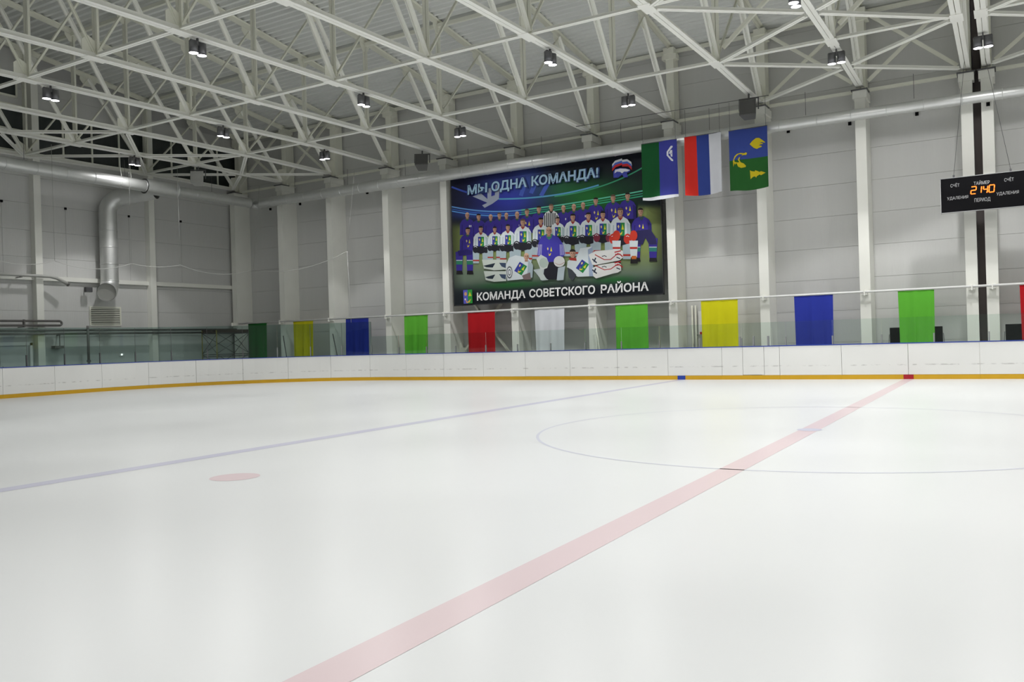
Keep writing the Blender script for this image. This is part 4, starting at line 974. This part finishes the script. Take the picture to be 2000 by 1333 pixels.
# louvre grille
y0_, y1_, z0_, z1_ = 24.62, 26.15, 2.98, 3.78
t_ = empty('louvre_grille', (XW, (y0_ + y1_) / 2, z0_)); hw = (y1_ - y0_) / 2; hh = z1_ - z0_
MB().box((0.004, -hw, 0), (0.012, hw, hh)).build('backing', mat('louvre_dark', (0.10, 0.10, 0.09), 0.7), t_)
m_ = MB().box((0, -hw - 0.06, -0.06), (0.05, hw + 0.06, 0)).box((0, -hw - 0.06, hh), (0.05, hw + 0.06, hh + 0.06)).box((0, -hw - 0.06, 0), (0.05, -hw, hh)).box((0, hw, 0), (0.05, hw + 0.06, hh)); m_.build('frame', STEEL2, t_)
for k in range(9):
    zc_ = hh * (k + 0.5) / 9; MB().bar((0.035, -hw, zc_), (0.035, hw, zc_), 0.05, 0.045).build('slat', STEEL2, t_)
tag(t_, 'cream louvre grille below the open duct elbow', 'louvre')
# floodlight on a bracket
t_ = empty('flood_lamp', (XW, 24.35, 4.62))
MB().bar((0, 0, 0), (0.35, -0.05, 0.02), 0.05, 0.05).build('arm', DARKM, t_); MB().box((0.28, -0.2, -0.12), (0.46, 0.12, 0.1)).build('housing', DARKM, t_); MB().box((0.3, -0.18, -0.14), (0.44, 0.1, -0.12)).build('lamp_face', mat('grey_lamp_face', (0.3, 0.3, 0.3), 0.2), t_)
tag(t_, 'small dark wall lamp on an arm beside the duct elbow', 'lamp')
# pipes on the end wall
t_ = empty('double_pipe', (XW + 0.45, 22.8, 3.02))
MB().tube([(0, -9, 0.10), (0, 0, 0.10)], 0.05, 10).build('pipe', PIPE, t_); MB().tube([(0, -9, -0.10), (0, 0, -0.10)], 0.05, 10).build('pipe', PIPE, t_)
MB().tube([(0, 0.12 * math.sin(a), 0.10 * math.cos(a)) for a in [math.pi * k / 8 for k in range(9)]], 0.05, 10).build('return_bend', PIPE, t_)
for y in (-1.6, -4.5): MB().box((-0.44, y - 0.03, -0.18), (0.06, y + 0.03, -0.15)).box((-0.06, y - 0.03, -0.16), (0.06, y + 0.03, 0.16)).build('pipe_bracket', PIPE, t_)
tag(t_, 'dark double pipe with a return bend beside the wall post', 'pipe')
for z, lab in ((2.70, 'upper dark pipe running low along the whole end wall'), (2.55, 'lower dark pipe running low along the whole end wall')):
    o = MB().tube([(0, -20, 0), (0, 0, 0)], 0.055, 10).build('wall_pipe', PIPE, None, (XW + 0.45, 33.2, z)); tag(o, lab, 'pipe', 'pipes low on the end wall')
t_ = empty('standpipe', (XW + 0.45, 24.1, 0.0)); MB().tube([(0.12, 0, -0.06), (0.12, 0, 2.9)], 0.06, 10).build('pipe', PIPE, t_); MB().tube([(0.12, 0, 1.2), (0.12, 0, 1.3)], 0.09, 10).build('coupling', PIPE, t_)
tag(t_, 'dark standpipe rising beside the door on the end wall', 'pipe')
t_ = empty('outlet_pipe', (XW + 0.5, 20.2, 5.12))
MB().tube([(0, -5, 0), (0, 2.2, 0), (0.03, 2.5, -0.06), (0.10, 2.95, -0.3)], [0.07, 0.07, 0.075, 0.08], 12).build('pipe', mat('pale_pipe', (0.42, 0.42, 0.40), 0.5), t_)
MB().tube([(0.10, 2.95, -0.3), (0.115, 3.02, -0.34)], 0.095, 12).build('nozzle', PIPE, t_)
for y in (0.9, -2): MB().box((-0.5, y - 0.04, -0.10), (0.06, y + 0.04, -0.07)).build('pipe_bracket', PIPE, t_)
tag(t_, 'grey pipe ending in a dark bent nozzle above the door', 'pipe')
# valve box on a bracket and door
t_ = empty('wall_bracket', (XW + 0.1, 22.95, 2.0)); MB().bar((0.1, 0, 0.5), (0.1, 0, 0.0), 0.03, 0.03).build('stem', PIPE, t_); MB().box((0.02, -0.35, -0.12), (0.3, 0.08, 0.0)).build('box', PIPE, t_); MB().box((-0.1, -0.03, 0.46), (0.14, 0.03, 0.52)).build('mount', PIPE, t_)
tag(t_, 'small dark bracket with a box beneath the low pipes', 'bracket')
t_ = struct(empty('door_1', (XW + 0.03, 20.35, 0)), 'pale double door with a white frame beside the wall post', 'door')
MB().box((0, -1.35, -0.05), (0.03, -0.01, 2.05)).build('leaf', mat('pale_door', (0.55, 0.57, 0.57), 0.5), t_); MB().box((0, 0.01, -0.05), (0.03, 1.25, 2.05)).build('leaf', MATS['pale_door'], t_)
m_ = MB().box((0, -1.47, -0.05), (0.14, -1.35, 2.17)).box((0, 1.25, -0.05), (0.14, 1.37, 2.17)).box((0, -1.47, 2.05), (0.14, 1.37, 2.2)); m_.build('frame', WHITE, t_)
for y in (-0.1, 0.1): MB().tube([(0.06, y, 0.95), (0.06, y, 1.15)], 0.015, 8).build('handle', DARKM, t_)
# small white box with a glowing disc behind the tall glass
v = onX((238, 693), XW + 0.08); t_ = empty('small_glow_box', (XW + 0.025, v.y, v.z)); MB().box((0, -0.12, -0.06), (0.05, 0.12, 0.06)).build('housing', WHITE, t_)
MB().tube([(0.05, 0, 0), (0.065, 0, 0)], 0.035, 10).build('glow_disc', mat('small_disc_glow', (1, 1, 1), 0.5, emit=(1, 0.98, 0.95), estr=8), t_); tag(t_, 'tiny glowing white box low on the end wall', 'lamp')

# scaffold tower in the corner
t_ = empty('scaffold_tower', (-32.75, 30.85, 0)); W2, D2, H2 = 0.55, 1.05, 2.60
for sx in (-1, 1):
    for sy in (-1, 1):
        MB().tube([(sx * W2, sy * D2, 0.14), (sx * W2, sy * D2, H2)], 0.025, 8).build('upright', YSTEEL if sy < 0 else DARKM, t_)
        MB().tube([(sx * W2, sy * D2, -0.06), (sx * W2, sy * D2, 0.14)], 0.06, 10).build('castor', BLACK, t_)
for sx in (-1, 1):
    for z0_, z1_ in ((1.4, 2.45), (0.3, 1.35)):
        MB().tube([(sx * W2, -D2, z0_), (sx * W2, 0, (z0_ + z1_) / 2 + .5), (sx * W2, 0, z1_)][0:1] + [(sx * W2, D2, z1_)], 0.016, 6).build('diagonal', DARKM, t_)
        MB().tube([(sx * W2, D2, z0_), (sx * W2, -D2, z1_)], 0.016, 6).build('diagonal', DARKM, t_)
    for z in (1.35, 1.25, 2.45, 0.3): MB().tube([(sx * W2, -D2, z), (sx * W2, D2, z)], 0.02, 6).build('ledger', DARKM, t_)
for sy in (-1, 1):
    for z in (1.35, 1.25, 2.45, 0.3): MB().tube([(-W2, sy * D2, z), (W2, sy * D2, z)], 0.02, 6).build('ledger', DARKM, t_)
    MB().tube([(-W2, sy * D2, 1.4), (W2, sy * D2, 2.4)], 0.016, 6).build('diagonal', DARKM, t_)
    MB().tube([(W2, sy * D2, 1.4), (-W2, sy * D2, 2.4)], 0.016, 6).build('diagonal', DARKM, t_)
for k in range(4): MB().box((-W2 + 0.28 * k, -D2 - 0.05, 2.47), (-W2 + 0.28 * k + 0.26, D2 + 0.05, 2.52)).build('plank', WOOD, t_)
for sx in (-1, 1): MB().box((sx * W2 - 0.02, -D2, 2.52), (sx * W2 + 0.02, D2, 2.64)).build('toe_board', WOOD, t_)
tag(t_, 'dark scaffold tower with plank deck standing in the corner', 'scaffold')

# protective net cable around the end of the rink
t_ = empty('safety_net', (-30.3, 22.0, 5.0)); NO = Vector(t_.location)
cus = [onX(q, -30.3) for q in [(0, 510), (107, 510), (257, 515), (352, 518)]]
c5 = onY((495, 527), 31.0); c6 = onY((678, 491), 31.0)
mids_ = [onX((55, 516), -30.3), onX((185, 527), -30.3), onX((310, 523), -30.3), None, None]
cab = [cus[0], cus[1], cus[2], cus[3], c5, c6]; netm = mat('net_cord', (0.62, 0.62, 0.60), 0.7)
for i in range(5):
    a, b = cab[i], cab[i + 1]; sag = (0.14, 0.28, 0.12, 0.33, 0.42)[i]
    pts = [a + (b - a) * (k / 10) - Vector((0, 0, sag * 4 * (k / 10) * (1 - k / 10))) - NO for k in range(11)]
    MB().tube(pts, 0.011, 6).build('edge_cable', netm, t_)
for p in cab[:4]: MB().tube([p - NO, Vector((p.x, p.y, 10.1)) - NO], 0.007, 5).build('suspension_cord', mat('thin_grey_cord', (0.36, 0.36, 0.35), 0.7), t_)
for p in cab[4:]: MB().tube([p - NO, Vector((p.x + 0.6, p.y, 9.9)) - NO], 0.007, 5).build('suspension_cord', MATS['thin_grey_cord'], t_)
MB().tube([c6 - NO, Vector((c6.x + 0.12, c6.y, 2.7)) - NO], 0.010, 5).build('edge_cord', netm, t_)
tag(t_, 'fine safety net edge cable hung in scallops behind the end boards', 'net')

# black panels and small cabinet behind the glass on the right
for x0_, x1_, lab in ((-0.88, 0.82, 'black folded table top standing behind the light green cloth'), (2.72, 4.4, 'black folded table top standing behind the last red cloth')):
    t_ = empty('folded_table', ((x0_ + x1_) / 2, 32.9 if x0_ < 2 else 32.9, -0.06)); hw = (x1_ - x0_) / 2
    MB().box((-hw, 0.0, 0.25), (hw, 0.04, 1.74)).build('table_top', BLACK, t_)
    for sx in (-1, 1):
        MB().tube([(sx * (hw - 0.2), -0.02, 0.02), (sx * (hw - 0.2), -0.02, 1.2)], 0.02, 8).build('leg', DARKM, t_); MB().box((sx * (hw - 0.2) - 0.03, -0.05, 0), (sx * (hw - 0.2) + 0.03, 0.06, 0.25)).build('foot', DARKM, t_)
        MB().tube([(sx * (hw + 0.02), 0.02, 1.5), (sx * (hw + 0.12), 0.05, 0.0)], 0.012, 6).build('stay', DARKM, t_)
    t_.location.y = 32.9 if x0_ < 2 else 32.88
    tag(t_, lab, 'table', 'black panels behind the glass')
for t2 in [o_ for o_ in bpy.data.objects if o_.name.startswith('folded_table')]: t2.location.y = 33.2 if t2.location.x < 1 else 32.9
t_ = empty('wall_cabinet', (-7.85, YW, 1.45)); MB().box((-0.3, -0.22, 0), (0.5, -0.003, 1.15)).build('body', WHITE, t_); MB().box((-0.28, -0.24, 0.02), (0.48, -0.22, 1.13)).build('door', WHITE, t_)
MB().box((-0.3, -0.5, 0.15), (0.5, -0.24, 0.2)).build('shelf', mat('grey_shelf', (0.3, 0.31, 0.3), 0.6), t_); MB().tube([(-0.45, -0.1, -1.5), (-0.45, -0.1, 1.4)], 0.04, 8).build('conduit', STEEL2, t_); MB().tube([(-0.6, -0.1, -1.5), (-0.6, -0.1, 1.4)], 0.04, 8).build('conduit', STEEL2, t_)
MB().box((-0.2, -0.4, 0.2), (-0.05, -0.28, 0.3)).build('red_box', REDP, t_)
tag(t_, 'white wall cabinet with shelf beside the bright yellow cloth', 'cabinet')
# steel wind brace behind the red cloth and prop bars behind the boards
t_ = empty('column_brace', (-18.2, 33.85, 0))
for a, b in (((-19.0, 3.35), (-17.2, 1.1)), ((-17.6, 3.3), (-19.75, 1.1)), ((-20.3, 2.7), (-19.75, 1.1)), ((-19.0, 3.35), (-20.0, 4.6)), ((-17.6, 3.3), (-16.5, 4.8)), ((-17.2, 1.1), (-16.4, 0.1)), ((-19.75, 1.1), (-20.0, 0.0))):
    MB().bar((a[0] + 18.2, 0, a[1]), (b[0] + 18.2, 0, b[1]), 0.08, 0.15, up=(0, 1, 0)).build('brace_arm', STEEL2, t_)
MB().box((-1.75, -0.1, 0.9), (-1.4, 0.1, 1.35)).build('node_plate', STEEL2, t_)
tag(t_, 'steel wind brace between the columns behind the red cloth', 'brace')
for (x, dx, lab) in ((-27.0, 0.65, 'thin dark prop leaning on the column beside the blue cloth'), (-30.5, 0.55, 'thin dark prop leaning beside the dull yellow cloth'), (-12.25, 0.35, 'thin pale prop leaning on the column beside the white cloth')):
    t_ = empty('prop_bar', (x, 32.6, -0.06)); MB().tube([(0, 0.15, 2.3), (dx, 0, 0.05)], 0.025, 8).build('rod', DARKM if x < -20 else STEEL2, t_); MB().box((dx - 0.08, -0.08, 0), (dx + 0.08, 0.08, 0.05)).build('foot', DARKM, t_)
    tag(t_, lab, 'prop', 'props behind the boards')
